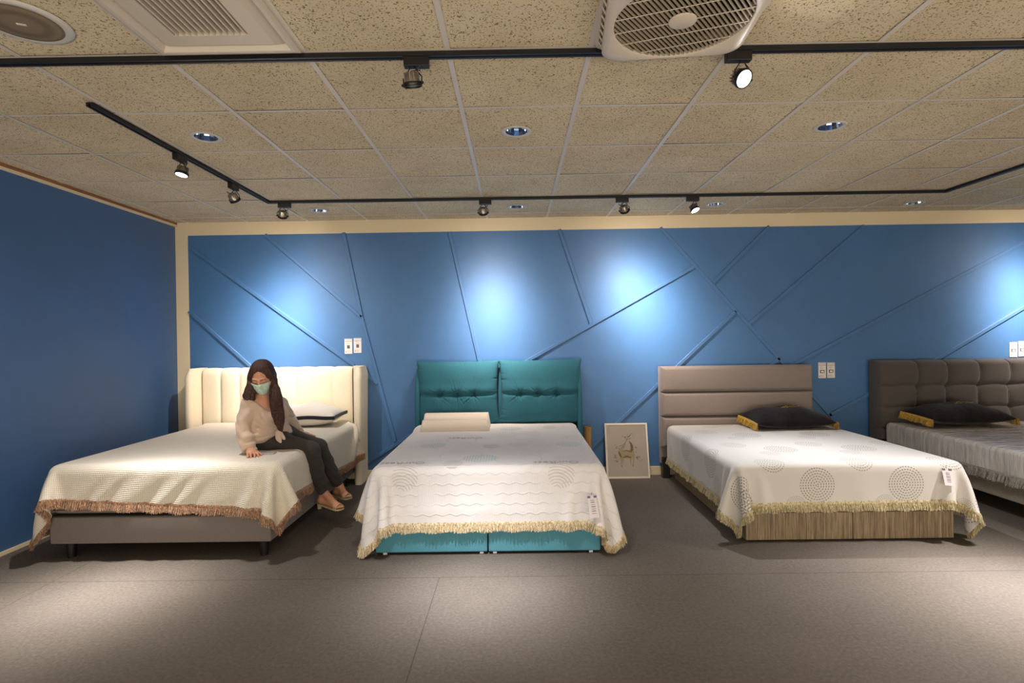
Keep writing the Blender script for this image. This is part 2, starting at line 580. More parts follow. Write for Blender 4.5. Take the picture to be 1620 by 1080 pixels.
def aim_from(x, y, target):
    return (Vector(target) - Vector((x, y, CEIL - 0.125))).normalized()


YT = 4.69
WP = 370
spotlight(-2.105, 3.46, PI / 2, aim_from(-2.105, 3.46, (-2.35, 2.93, 0.0)), 'lit spotlight on the left arm of the U-shaped track, nearer the camera', True, 900, 12, 0.11, side=-1, color=(1, 0.95, 0.91))
spotlight(-2.10, 4.11, PI / 2, aim_from(-2.10, 4.11, (-1.75, 5.45, 0.95)), 'spotlight on the left arm of the U-shaped track, nearer the corner, facing the white headboard', False, 75, 22, 0.2, side=-1, color=(1, 0.95, 0.88))
spotlight(-1.96, YT, 0, aim_from(-1.96, YT, (-2.38, YB, 1.30)), 'spotlight at the left corner of the track, washing the wall above the white headboard', False, WP, 19, 0.12)
spotlight(-0.24, YT, 0, aim_from(-0.24, YT, (-0.18, YB, 1.36)), 'spotlight above the teal bed, washing the wall over its headboard', False, WP, 19, 0.12)
spotlight(0.93, YT, 0, aim_from(0.96, YT, (1.32, YB, 1.55)), 'spotlight facing the wall, just left of the small lit one', False, WP, 19, 0.12, side=-1)
spotlight(1.53, YT, 0, aim_from(1.56, YT, (2.25, 3.75, 0.4)), 'lit spotlight on the far stretch of track, shining down on the taupe bed', True, 225, 24, 0.10, side=-1, color=(0.98, 0.97, 1.0))
spotlight(4.95, YT, 0, aim_from(4.95, YT, (5.08, YB, 1.5)), 'spotlight washing the wall above the tufted grey headboard', False, WP, 19, 0.12)
spotlight(-0.40, Y1, 0, aim_from(-0.40, Y1, (-0.20, 3.02, 0.0)), 'spotlight on the near track left of the fan unit, its finned silver housing showing', False, 720, 12, 0.04, color=(0.98, 0.97, 1.0))
spotlight(0.955, Y1, 0, Vector((0.30, -0.74, -0.60)), 'brightly lit spotlight under the fan unit on the near track, facing the room', True, 200, 20, 0.12, side=-1, color=(1, 0.96, 0.94))
spotlight(3.732, 3.25, PI / 2, aim_from(3.732, 3.25, (2.62, 2.78, 0.0)), 'spotlight on the right arm of the U-shaped track, lighting the carpet below', True, 1300, 15, 0.04, color=(1, 0.96, 0.95))

# --- recessed downlights
DL = [((326, 217), 0.073, 'recessed chrome downlight in the ceiling tile above the white headboard bed, nearer one'),
      ((817, 208), 0.073, 'recessed chrome downlight in the middle of the ceiling, in front of the teal bed'),
      ((1313, 200), 0.073, 'recessed chrome downlight on the right of the ceiling, in front of the taupe bed'),
      ((505, 333), 0.073, 'small far downlight beside the left corner of the track'),
      ((817, 327), 0.073, 'small far downlight behind the track, above the teal headboard'),
      ((1132, 323), 0.073, 'small far downlight just right of the lit spotlight on the far track'),
      ((1446, 321), 0.073, 'small far downlight near the right corner of the track')]
for (px, py), r, lab in DL:
    p = at_z(px, py, CEIL)
    t = empty('recessed_downlight', (p.x, p.y, CEIL - 0.0005))
    tag(t, lab, 'downlight', 'recessed downlights in the ceiling')
    b = MBd(); b.lathe([(r - 0.010, -0.001), (r, -0.005), (r + 0.012, -0.004), (r + 0.016, 0.0), (r - 0.010, 0.001)], seg=40)
    b.build('trim_ring', m_ring, t, True, 50)
    b = MBd()
    b.lathe([(r - 0.009, -0.001), (r - 0.014, 0.030), (r - 0.024, 0.060), (r - 0.040, 0.080), (0.0, 0.085)], seg=14)
    b.build('reflector', m_chrome, t)
    for s in (-1, 1):
        b = MBd(); b.tube([(s * 0.017, -0.03, 0.045), (s * 0.017, 0.03, 0.045)], 0.009, 10)
        b.build('lamp_tube', m_bulb_off, t, True)

# --- round ceiling speaker, far upper left
p = at_z(38, 26, CEIL)
t = empty('ceiling_speaker', (-1.83, 2.045, CEIL - 0.0005))
tag(t, 'round ceiling loudspeaker with a grey-brown mesh grille in the top left corner', 'speaker')
b = MBd(); b.lathe([(0.128, -0.006), (0.142, -0.008), (0.154, -0.004), (0.158, 0.0), (0.128, 0.0)], seg=64); b.build('rim', m_ring, t, True, 50)
m_mesh = material('speaker_mesh', srgb(112, 98, 78), 0.6)
n = NT(m_mesh); vo = n.add('ShaderNodeTexVoronoi'); vo.inputs['Scale'].default_value = 330; vo.inputs['Randomness'].default_value = 0.0
n.link(n.coords('Object'), vo.inputs['Vector'])
n.link(n.ramp(vo.outputs['Distance'], [(0.28, srgb(40, 34, 28)), (0.40, srgb(132, 116, 94))]), n.bsdf.inputs['Base Color'])
b = MBd(); b.lathe([(0.0, -0.0105), (0.06, -0.010), (0.115, -0.0075), (0.130, -0.004)], seg=64); g = b.build('grille', m_mesh, t, True)
b = MBd(); b.box(-0.016, 0.016, -0.006, 0.006, -0.013, -0.0095, 0.002, M=Matrix.Rotation(0.4, 4, 'Z')); b.build('badge', m_ring, t)

# --- air conditioning cassette
m_acw = material('off_white_ac_plastic', srgb(208, 196, 178), 0.32, spec=0.55)
t = empty('air_conditioner_cassette', (-1.165, 1.990, CEIL))
tag(t, 'square off-white ceiling air conditioner panel with a slatted grille, top left', 'air conditioner')
b = MBd()
def frame_ring(b, h0, z0, h1, z1):
    for q in range(4):
        c = [(-1, -1), (1, -1), (1, 1), (-1, 1)]
        a, d = c[q], c[(q + 1) % 4]
        b.poly([(a[0] * h0, a[1] * h0, z0), (d[0] * h0, d[1] * h0, z0), (d[0] * h1, d[1] * h1, z1), (a[0] * h1, a[1] * h1, z1)])
frame_ring(b, 0.292, 0.001, 0.292, -0.012); frame_ring(b, 0.292, -0.012, 0.277, -0.016); frame_ring(b, 0.277, -0.016, 0.262, -0.016)
frame_ring(b, 0.262, -0.016, 0.247, 0.006); frame_ring(b, 0.247, 0.006, 0.215, -0.014)
b.build('frame', m_acw, t)
b = MBd(); frame_ring(b, 0.215, -0.014, 0.145, -0.015); frame_ring(b, 0.145, -0.015, 0.145, 0.02)
b.build('inner_panel', m_acw, t)
b = MBd(); b.box(-0.145, 0.145, -0.145, 0.145, 0.018, 0.022); b.build('filter', m_void, t)
b = MBd()
for q in range(12):
    x = -0.145 + 0.29 * (q + 0.5) / 12
    b.box(x - 0.0035, x + 0.0035, -0.146, 0.146, -0.015, 0.012, 0.001, 1)
b.build('grille', m_acw, t)

# --- ceiling fan unit
t = empty('ceiling_fan_unit', (0.62, 1.985, CEIL))
t.rotation_euler = (0, 0, math.radians(-5))
tag(t, 'square white ceiling circulation fan with a round slatted grille, hanging across the near track', 'fan')
m_fan = material('yellowed_white_plastic', srgb(214, 200, 182), 0.38, spec=0.5)
H = 0.285
b = MBd()
def rr(h, r, nseg=6):
    pts = []
    for cx, cy, a0 in ((h - r, h - r, 0), (-(h - r), h - r, PI / 2), (-(h - r), -(h - r), PI), (h - r, -(h - r), 1.5 * PI)):
        for k in range(nseg + 1):
            a = a0 + PI / 2 * k / nseg
            pts.append((cx + r * math.cos(a), cy + r * math.sin(a)))
    return pts
def loft(b, rings, mat=0):
    R = [[b.bm.verts.new((x, y, z)) for x, y in pts] for pts, z in rings]
    for A, B_ in zip(R, R[1:]):
        for q in range(len(A)):
            f = b.bm.faces.new((A[q], A[(q + 1) % len(A)], B_[(q + 1) % len(A)], B_[q])); f.material_index = mat
    return R
def circ(r, nn, nseg=6):
    # circle sampled with the corner structure of rr()
    pts = []
    for a0 in (0, PI / 2, PI, 1.5 * PI):
        for k in range(nseg + 1):
            a = a0 + PI / 2 * (k + 0.0) / nseg * (nseg / (nseg + 1)) + PI / 2 * 0.5 / (nseg + 1)
            pts.append((r * math.cos(a), r * math.sin(a)))
    return pts
NS = 12
HT = 0.296
loft(b, [(rr(HT, 0.04, NS), 0.0), (rr(HT, 0.04, NS), -0.008), (rr(HT - 0.012, 0.04, NS), -0.010)])
loft(b, [(rr(H - 0.022, 0.07, NS), -0.056), (rr(H - 0.010, 0.08, NS), -0.060), (rr(H - 0.010, 0.08, NS), -0.068), (rr(H - 0.018, 0.08, NS), -0.076),
         (rr(H - 0.03, 0.09, NS), -0.080), (circ(0.250, 0, NS), -0.082), (circ(0.244, 0, NS), -0.079), (circ(0.244, 0, NS), -0.066)])
b.build('housing', m_fan, t, True, 35)
b = MBd()   # slanting side lattice between ceiling flange and face
loft(b, [(rr(HT - 0.022, 0.04, NS), -0.006), (rr(H - 0.035, 0.06, NS), -0.060)], 1)
for q in range(4):
    Mq = Matrix.Rotation(q * PI / 2, 4, 'Z')
    for u in range(11):
        x = -(H - 0.05) + (2 * H - 0.10) * u / 10
        b.tube([Mq @ Vector((x, HT - 0.012, -0.009)), Mq @ Vector((x * 0.97, H - 0.024, -0.057))], 0.0035, 6, 0)
    b.tube([Mq @ Vector((-(H - 0.04), (HT + H) / 2 - 0.019, -0.033)), Mq @ Vector((H - 0.04, (HT + H) / 2 - 0.019, -0.033))], 0.003, 6, 0)
b.build('side_lattice', [m_fan, m_void], t)
ga = math.radians(29 + 5)
b = MBd()
Gm = Matrix.Rotation(-ga, 4, 'Z')
for q in range(30):
    x = -0.240 + 0.48 * (q + 0.5) / 30
    l = math.sqrt(max(0.0, 0.2425 ** 2 - x * x))
    if l > 0.01: b.box(x - 0.0028, x + 0.0028, -l, l, -0.078, -0.069, 0.0008, 1, M=Gm)
b.build('grille', material('fan_grille_plastic', srgb(158, 144, 120), 0.5), t)
b = MBd()
for q in (-0.17, -0.085, 0.0, 0.085, 0.17):
    l = math.sqrt(0.2425 ** 2 - q * q); b.box(-l, l, q - 0.0016, q + 0.0016, -0.0785, -0.0765, M=Gm @ Matrix.Rotation(0.35, 4, 'Z'))
b.build('grille_brace', m_fan, t)
b = MBd(); b.lathe([(0.0, -0.084), (0.040, -0.083), (0.049, -0.080), (0.050, -0.076), (0.0, -0.076)], Matrix.Identity(4), 40); b.build('hub_cap', m_fan, t, True, 40)
b = MBd(); b.lathe([(0.0, -0.020), (0.243, -0.020)], seg=40); b.build('back_plate', m_void, t)
for q in range(5):
    b = MBd(); b.box(0.03, 0.215, -0.045, 0.045, -0.045, -0.042, 0.001, 1, M=Matrix.Rotation(q * 2 * PI / 5, 4, 'Z') @ Matrix.Rotation(0.35, 4, 'X'))
    b.build('fan_blade', m_dgrey, t)

# ================================================================== CLOTH: position based drape
def drape(ux, uy, step, top, boxes, rot=0.0, skew=0.0, steps=150, iters=16, seed=1, noise=0.004, bend=0.12, pin=None):
    """rectangular cloth (ux = (x0, x1), uy = (y0, y1) lying flat at height top) dropped over boxes (x0,x1,y0,y1,z0,z1,r).
    returns points (ny, nx, 3) and flat coordinates (ny, nx, 2)"""
    nx = int(round((ux[1] - ux[0]) / step)) + 1
    ny = int(round((uy[1] - uy[0]) / step)) + 1
    gx, gy = np.meshgrid(np.linspace(ux[0], ux[1], nx), np.linspace(uy[0], uy[1], ny))
    flat = np.stack([gx, gy], -1)
    sx_, sy_ = (ux[1] - ux[0]) / (nx - 1), (uy[1] - uy[0]) / (ny - 1)
    c0 = np.array([(ux[0] + ux[1]) / 2, uy[1]])
    d = flat - c0
    X = c0[0] + d[..., 0] * math.cos(rot) - d[..., 1] * math.sin(rot) + skew * (d[..., 1])
    Y = c0[1] + d[..., 0] * math.sin(rot) + d[..., 1] * math.cos(rot)
    P = np.stack([X, Y, np.full_like(X, top + 0.006)], -1)
    rg = np.random.default_rng(seed)
    # smooth starting ripples so the hanging cloth finds folds
    ph = rg.uniform(0, 6.28, 8)
    for q in range(8):
        fx, fy = rg.uniform(-14, 14, 2)
        P[..., 2] += noise * np.sin(fx * gx + fy * gy + ph[q])
    V = np.zeros_like(P)
    P0 = P.copy(); P0[..., 2] = top + 0.006
    px0, px1, py0, py1 = pin
    held = ((P[..., 0] > px0) & (P[..., 0] < px1) & (P[..., 1] > py0) & (P[..., 1] < py1))[..., None]
    dt = 1 / 50
    def con(a, b, L, k):
        dlt = b - a
        ln = np.sqrt((dlt * dlt).sum(-1, keepdims=True)) + 1e-9
        cc = dlt * (k * 0.5 * (ln - L) / ln)
        return cc
    sets = []
    for off in (0, 1):
        sets.append((np.s_[:, off:nx - 1:2], np.s_[:, off + 1:nx:2], sx_, 1.0))
        sets.append((np.s_[off:ny - 1:2, :], np.s_[off + 1:ny:2, :], sy_, 1.0))
    dg = math.hypot(sx_, sy_)
    for off in (0, 1):
        sets.append((np.s_[off:ny - 1:2, :-1], np.s_[off + 1:ny:2, 1:], dg, 0.35))
        sets.append((np.s_[off:ny - 1:2, 1:], np.s_[off + 1:ny:2, :-1], dg, 0.35))
    for off in (0, 1, 2, 3):
        if True:
            A = np.arange(off, nx - 2, 4); sets.append((np.s_[:, A], np.s_[:, A + 2], 2 * sx_, bend))
            A = np.arange(off, ny - 2, 4); sets.append((np.s_[A, :], np.s_[A + 2, :], 2 * sy_, bend))
    for st in range(steps):
        old = P.copy()
        V[..., 2] -= (5.0 if st < 90 else 2.0) * dt
        P = P + V * dt
        for it in range(iters):
            for sa, sb, L, k in sets:
                a, b_ = P[sa], P[sb]
                cc = con(a, b_, L, k)
                P[sa] = a + cc
                P[sb] = b_ - cc
            P = np.where(held, P0, P)
            if it % 3 == 2 or it == iters - 1:
                for (x0, x1, y0, y1, z0, z1, r) in boxes:
                    c = np.array([(x0 + x1) / 2, (y0 + y1) / 2, (z0 + z1) / 2]); h = np.array([(x1 - x0) / 2, (y1 - y0) / 2, (z1 - z0) / 2]) - r
                    rel = P - c
                    q = np.abs(rel) - h
                    qp = np.maximum(q, 0)
                    lq = np.sqrt((qp * qp).sum(-1))
                    inner = np.minimum(q.max(-1), 0)
                    sd = lq + inner - r
                    hit = sd < 0.009
                    if not hit.any(): continue
                    sg = np.sign(rel)
                    nrm = np.where((lq > 1e-7)[..., None], qp / (lq[..., None] + 1e-9), (q == q.max(-1, keepdims=True)).astype(float)) * sg
                    P[hit] += (nrm * (0.009 - sd)[..., None])[hit]
                    if it == iters - 1:
                        mv = P - old
                        P[hit] = old[hit] + mv[hit] * 0.25 + (nrm * (mv * nrm).sum(-1, keepdims=True))[hit] * 0.75
                P[..., 2] = np.maximum(P[..., 2], 0.012)
        V = (P - old) / dt * 0.965
        sp = np.sqrt((V * V).sum(-1, keepdims=True)); V *= np.minimum(1, 2.0 / (sp + 1e-9))
    return P, flat


def hang_folds(P, x0, x1, yf, ztop, amp, freq, slant, seed):
    """press soft slanting folds into the front drop of a hanging cloth"""
    rg = np.random.default_rng(seed)
    X, Y, Z = P[..., 0], P[..., 1], P[..., 2]
    w = np.clip((ztop - 0.03 - Z) / 0.18, 0, 1) * np.clip((yf + 0.03 - Y) / 0.03, 0, 1)
    w *= np.clip((X - x0) / 0.12, 0, 1) * np.clip((x1 - X) / 0.12, 0, 1)
    s = X + slant * Z
    q = s * freq * 2 * PI
    fold = np.sin(q + 1.3 * np.sin(q * 0.37 + rg.uniform(0, 6))) * (0.6 + 0.4 * np.sin(s * 5 + rg.uniform(0, 6)))
    P[..., 1] -= amp * w * (fold + 1.0)
    return P


def smooth_curve(C, n=2):
    for _ in range(n):
        C[1:-1] = (C[:-2] + 2 * C[1:-1] + C[2:]) / 4
    return C


def fringe_mesh(name, curve, nrm_out, length, spacing, seed, scallop=0.0, scal_w=0.05, width=0.0030, braid=0.012, lean=0.35):
    """tassel fringe hung along a hem: scalloped braid band plus two layers of thin hanging strands"""
    rg = np.random.default_rng(seed)
    C = np.asarray(curve); N = np.asarray(nrm_out)
    seg = np.sqrt(((C[1:] - C[:-1]) ** 2).sum(1)); s = np.concatenate([[0], np.cumsum(seg)])
    L = s[-1]
    def ev(t):
        return np.stack([np.interp(t, s, C[:, k]) for k in range(3)], -1), np.stack([np.interp(t, s, N[:, k]) for k in range(3)], -1)
    V, F = [], []
    # braid band
    nt = int(L / 0.004)
    t = np.linspace(0, L, nt)
    p, o = ev(t)
    sc = scallop * np.abs(np.sin(PI * t / scal_w))
    up = np.array([0, 0, 1.0])
    for layer, (dz0, dz1, off) in enumerate(((braid, -0.004, 0.0035), (braid * 0.55, -0.008, 0.0055))):
        a = p + up * (dz0 + sc)[:, None] + o * off
        m = p + up * ((dz0 + dz1) / 2 + sc * 0.5)[:, None] + o * (off + 0.004)
        b2 = p + up * dz1 + o * off
        base = len(V) and sum(len(x) for x in V)
        base = sum(len(x) for x in V)
        V += [a, m, b2]
        i = np.arange(nt - 1)
        F += [np.stack([base + i, base + i + 1, base + nt + i + 1, base + nt + i], -1),
              np.stack([base + nt + i, base + nt + i + 1, base + 2 * nt + i + 1, base + 2 * nt + i], -1)]
    for layer in range(3):
        ns = int(L / spacing)
        t = np.linspace(0, L, ns) + rg.uniform(-0.5, 0.5, ns) * spacing
        p, o = ev(np.clip(t, 0, L))
        p2, _ = ev(np.clip(t + 0.01, 0, L)); tg = p2 - p
        tg /= np.sqrt((tg ** 2).sum(1, keepdims=True)) + 1e-9
        # strands are combed into loose bunches
        bunch = np.sin(t * 2 * PI / 0.021 + layer * 2 + 1.5 * np.sin(t * 11)) * 0.45 + rg.normal(0, 0.25, ns)
        ln = length * (1 + 0.12 * np.sin(t * 37 + layer) + rg.normal(0, 0.06, ns))
        out = 0.10 + 0.12 * layer + rg.normal(0, 0.08, ns)
        K = 5
        base = sum(len(x) for x in V)
        rows = []
        w = width * rg.uniform(0.6, 1.3, ns)
        tw = rg.uniform(-1, 1, ns)
        side = tg * np.cos(tw)[:, None] + o * np.sin(tw)[:, None]
        for k in range(K):
            u = k / (K - 1)
            c = p + o * (0.003 + layer * 0.0025 + out * ln * u * 0.9)[:, None] + tg * (bunch * lean * ln * u ** 1.5 * 0.6)[:, None]
            c = c - up * (ln * u * (1 - 0.08 * u))[:, None]
            c[:, 2] = np.maximum(c[:, 2], 0.004 + rg.uniform(0, 0.006, ns))
            ww = (w * (1 - 0.25 * u))[:, None]
            rows += [c - side * ww / 2, c + side * ww / 2]
        V += rows
        i = np.arange(ns)
        for k in range(K - 1):
            a, b_, c_, d_ = base + 2 * k * ns + i, base + (2 * k + 1) * ns + i, base + (2 * k + 3) * ns + i, base + (2 * k + 2) * ns + i
            F.append(np.stack([a, b_, c_, d_], -1))
    return np_mesh(name, np.concatenate(V), np.concatenate(F))


def bedspread(name, P, flat, mat, label, fr_mat, fr_len, seed, group, scallop=0.006, scal_w=0.045, fr_space=0.0021, thickness=0.0035):
    me = grid_mesh(name, P, flat)
    o = link(name, me, mat, None, True)
    ss = o.modifiers.new('subdivision', 'SUBSURF'); ss.levels = 1; ss.render_levels = 2
    so = o.modifiers.new('thickness', 'SOLIDIFY'); so.thickness = thickness; so.offset = 1
    # orient outwards
    me.flip_normals() if me.polygons[len(me.polygons) // 2].normal.z < 0 else None
    tag(o, label, 'bedspread', group)
    # hem: left side, front, right side (row 0 is the foot end)
    left = P[::-1, 0]; front = P[0, :]; right = P[:, -1]
    C = np.concatenate([left, front[1:], right[1:]])
    inner = np.concatenate([P[::-1, 1], P[1, 1:], P[1:, -2]])
    inner2 = np.concatenate([P[::-1, 2], P[2, 1:], P[1:, -3]])
    C = smooth_curve(C.copy(), 1)
    # outward normal of the hanging cloth = horizontal part of surface normal
    tg = np.gradient(C, axis=0); dn = C - inner2
    N = np.cross(tg, dn); N[:, 2] = 0
    N /= np.sqrt((N ** 2).sum(1, keepdims=True)) + 1e-9
    cen = P.reshape(-1, 3).mean(0)
    sgn = np.sign(((C - cen) * N)[:, :2].sum(1))
    if np.median(sgn) < 0: N = -N
    N = smooth_curve(N, 3)
    N /= np.sqrt((N ** 2).sum(1, keepdims=True)) + 1e-9
    fm = fringe_mesh('fringe', C, N, fr_len, fr_space, seed, scallop, scal_w)
    f = link('fringe', fm, fr_mat, o)
    return o


def silk(name, dark, lite):
    m = material(name, lite, 0.42, spec=0.5, sheen=0.3)
    n = NT(m); v = n.coords('Object', scale=(1, 1, 0.12))
    n.link(n.ramp(n.noise(v, 260, 2, 0.6), [(0.35, dark), (0.62, lite)]), n.bsdf.inputs['Base Color'])
    return m


m_fr_copper = silk('copper_brown_silk_fringe', srgb(84, 56, 40), srgb(206, 160, 124))
m_fr_gold = silk('cream_gold_silk_fringe', srgb(150, 122, 84), srgb(240, 224, 186))
m_fr_olive = silk('straw_gold_silk_fringe', srgb(130, 114, 76), srgb(226, 212, 170))

# ================================================================== BED SHEET MATERIALS
# 1: cream waffle weave
m_sheet1 = material('cream_waffle_weave', srgb(236, 226, 208), 0.85, spec=0.2, sheen=0.25)
n = NT(m_sheet1); v = n.coords('UV')
sx = n.add('ShaderNodeSeparateXYZ'); n.link(v, sx.inputs[0])
wx = n.math('SINE', n.math('MULTIPLY', sx.outputs[0], 2 * PI / 0.0115)); wy = n.math('SINE', n.math('MULTIPLY', sx.outputs[1], 2 * PI / 0.0115))
wf = n.math('MULTIPLY', n.math('ADD', wx, wy), 0.5)
n.link(n.ramp(n.math('MULTIPLY_ADD', wf, 0.5, 0.5), [(0.0, srgb(210, 200, 184)), (0.7, srgb(230, 222, 207))]), n.bsdf.inputs['Base Color'])
n.bump(n.math('ADD', wf, n.math('MULTIPLY', n.noise(n.coords('Object'), 14, 2), 2.0)), 0.4, 0.003)

# 2: white knit with raised wavy quilting lines, faint grey and aqua motifs on the top
m_sheet2 = material('white_wave_quilted_knit', srgb(234, 228, 224), 0.85, spec=0.2, sheen=0.25)
n = NT(m_sheet2); v = n.coords('UV')
sx = n.add('ShaderNodeSeparateXYZ'); n.link(v, sx.inputs[0]); U, W = sx.outputs[0], sx.outputs[1]
wave = n.math('MULTIPLY', n.math('SINE', n.math('MULTIPLY', U, 2 * PI / 0.085)), 0.0055)
ww = n.math('ADD', W, wave)
fr = n.math('FRACT', n.math('DIVIDE', n.math('ADD', ww, 10.0), 0.062))
ridge = n.math('SUBTRACT', 1.0, n.math('MULTIPLY', n.math('ABSOLUTE', n.math('SUBTRACT', fr, 0.5)), 9.0), clamp=True)
big = n.noise(v, 3.2, 2)
mask = n.ramp(big, [(0.40, 0.15), (0.47, 1.0)])
rib = n.math('MULTIPLY', n.math('SINE', n.math('MULTIPLY', U, 2 * PI / 0.0085)), n.ramp(n.noise(v, 2.3, 1), [(0.47, 0.0), (0.52, 0.35)]))
hgt = n.math('ADD', n.math('MULTIPLY', ridge, mask), rib)
col = n.mix(n.math('MULTIPLY', n.math('MULTIPLY', ridge, mask), 0.22), srgb(228, 224, 224), srgb(190, 181, 177))
def uvdist(cx, cy, ax=1.0, ay=1.0):
    dx = n.math('MULTIPLY', n.math('SUBTRACT', U, cx), 1 / ax); dy = n.math('MULTIPLY', n.math('SUBTRACT', W, cy), 1 / ay)
    return n.math('SQRT', n.math('ADD', n.math('MULTIPLY', dx, dx), n.math('MULTIPLY', dy, dy))), dx, dy
motif = None
def blend_in(mask, color, col):
    return n.mix(mask, col, color)
for cx, cy, r in ((-0.65, 4.22, .10), (-0.26, 3.74, .12), (-0.05, 4.95, .10), (0.39, 4.19, .10)):
    d, dx, dy = uvdist(cx, cy)
    stripes = n.math('GREATER_THAN', n.math('SINE', n.math('MULTIPLY', dx, 330)), -0.55)
    mk = n.math('MULTIPLY', n.math('MULTIPLY', n.math('LESS_THAN', d, r), stripes), 0.45)
    col = blend_in(mk, srgb(150, 192, 190), col)
for cx, cy, r in ((-0.40, 3.85, .15), (0.0, 3.70, .16), (0.06, 4.80, .11), (0.22, 4.27, .13), (-0.84, 4.25, .12), (0.50, 4.47, .10), (-0.45, 4.42, .12)):
    d, dx, dy = uvdist(cx, cy)
    mk = n.math('MULTIPLY', n.math('LESS_THAN', n.math('ABSOLUTE', n.math('SUBTRACT', d, r)), 0.0028), 0.34)
    col = blend_in(mk, srgb(150, 158, 156), col)
for cx, cy in ((-0.43, 3.60), (-0.20, 4.15), (0.30, 5.0)):
    d, dx, dy = uvdist(cx, cy, 1, 1.3)
    stripes = n.math('GREATER_THAN', n.math('SINE', n.math('MULTIPLY', dy, 300)), -0.2)
    mk = n.math('MULTIPLY', n.math('MULTIPLY', n.math('LESS_THAN', d, 0.065), stripes), 0.4)
    col = blend_in(mk, srgb(150, 142, 136), col)
for cx, cy in ((-0.73, 3.47), (0.27, 3.47), (-0.3, 4.9), (0.0, 4.2)):
    d, dx, dy = uvdist(cx, cy)
    arcs = n.math('GREATER_THAN', n.math('SINE', n.math('MULTIPLY', n.math('SQRT', n.math('ADD', n.math('POWER', n.math('ADD', dx, 0.03), 2), n.math('POWER', n.math('ADD', dy, 0.09), 2))), 330)), 0.35)
    mk = n.math('MULTIPLY', n.math('MULTIPLY', n.math('LESS_THAN', d, 0.085), arcs), 0.30)
    col = blend_in(mk, srgb(138, 126, 120), col)
n.link(col, n.bsdf.inputs['Base Color'])
n.bump(hgt, 0.55, 0.004)

# 3: warm white knit with concentric rings of grey dashes
m_sheet3 = material('warm_white_knit_with_dotted_rings', srgb(218, 212, 204), 0.85, spec=0.2, sheen=0.2)
n = NT(m_sheet3); v = n.coords('UV')
sx = n.add('ShaderNodeSeparateXYZ'); n.link(v, sx.inputs[0]); U, W = sx.outputs[0], sx.outputs[1]
col = n.ramp(n.noise(n.coords('UV', scale=(1, 1, 1)), 300, 2, 0.6), [(0.35, srgb(202, 198, 193)), (0.65, srgb(222, 218, 213))])
def lattice(cx, cy, px_, py_, R, ring, strength, col):
    dx = n.math('SUBTRACT', n.math('WRAP', n.math('SUBTRACT', U, cx), px_ / 2, -px_ / 2), 0.0)
    dy = n.math('SUBTRACT', n.math('WRAP', n.math('SUBTRACT', W, cy), py_ / 2, -py_ / 2), 0.0)
    d = n.math('SQRT', n.math('ADD', n.math('MULTIPLY', dx, dx), n.math('MULTIPLY', dy, dy)))
    th = n.math('ARCTAN2', dy, dx)
    q = n.math('DIVIDE', d, ring)
    idx = n.math('FLOOR', q)
    inring = n.math('LESS_THAN', n.math('ABSOLUTE', n.math('SUBTRACT', n.math('FRACT', q), 0.5)), 0.23)
    cnt = n.math('ADD', n.math('MULTIPLY', idx, 6), 3)
    ph = n.math('FRACT', n.math('MULTIPLY', n.math('DIVIDE', th, 2 * PI), cnt))
    dot = n.math('LESS_THAN', n.math('ABSOLUTE', n.math('SUBTRACT', ph, 0.5)), 0.30)
    mk = n.math('MULTIPLY', n.math('MULTIPLY', inring, dot), n.math('MULTIPLY', n.math('LESS_THAN', d, R), strength))
    return n.mix(mk, col, srgb(128, 118, 110))
col = lattice(1.972, 3.520, 0.585, 0.60, 0.119, 0.0170, 0.75, col)
col = lattice(1.690, 3.700, 0.585, 0.60, 0.098, 0.0163, 0.60, col)
col = lattice(1.830, 3.985, 0.585, 0.60, 0.072, 0.0120, 0.55, col)
col = lattice(1.395, 3.400, 4.0, 4.0, 0.14, 0.020, 0.75, col)
n.link(col, n.bsdf.inputs['Base Color'])
n.bump(n.noise(v, 320, 1), 0.3, 0.002)

# ================================================================== BED 1: white channel headboard, grey base
m_white_up = fabric('ivory_upholstery', srgb(238, 228, 204), 0.05, 200, 0.25)
m_taupe_base = fabric('taupe_base_fabric', srgb(124, 115, 110), 0.16, 240, 0.3)
m_seam_dark = material('dark_seam', srgb(60, 55, 50), 0.9)

B1X0, B1X1, B1Y0 = -3.01, -1.586, 3.50
t = empty('bed', (-2.30, 4.5, 0))
bed1 = tag(t, 'bed in the corner with ivory channelled winged headboard and taupe base on black legs', 'bed', 'display beds along the blue wall')
def L(o):     # children are modelled in world coordinates and moved under their thing
    par = o.parent
    o.data.transform(Matrix.Translation(-Vector(par.location)))
    return o
b = MBd()
b.box(B1X0, B1X1, B1Y0, 5.36, 0.100, 0.272, 0.012, 3)
L(b.build('base', m_taupe_base, t, True, 40))
b = MBd(); b.box(B1X0 + 0.004, B1X1 - 0.004, B1Y0 + 0.004, 5.36, 0.271, 0.279, 0.002); L(b.build('base_seam', m_seam_dark, t))
for x in (B1X0 + 0.10, B1X1 - 0.065):
    for y in (B1Y0 + 0.05, 5.22):
        b = MBd(); b.cyl((x, y, 0), (x, y, 0.102), 0.024, 0.032, 20); L(b.build('leg', m_black, t, True, 40))
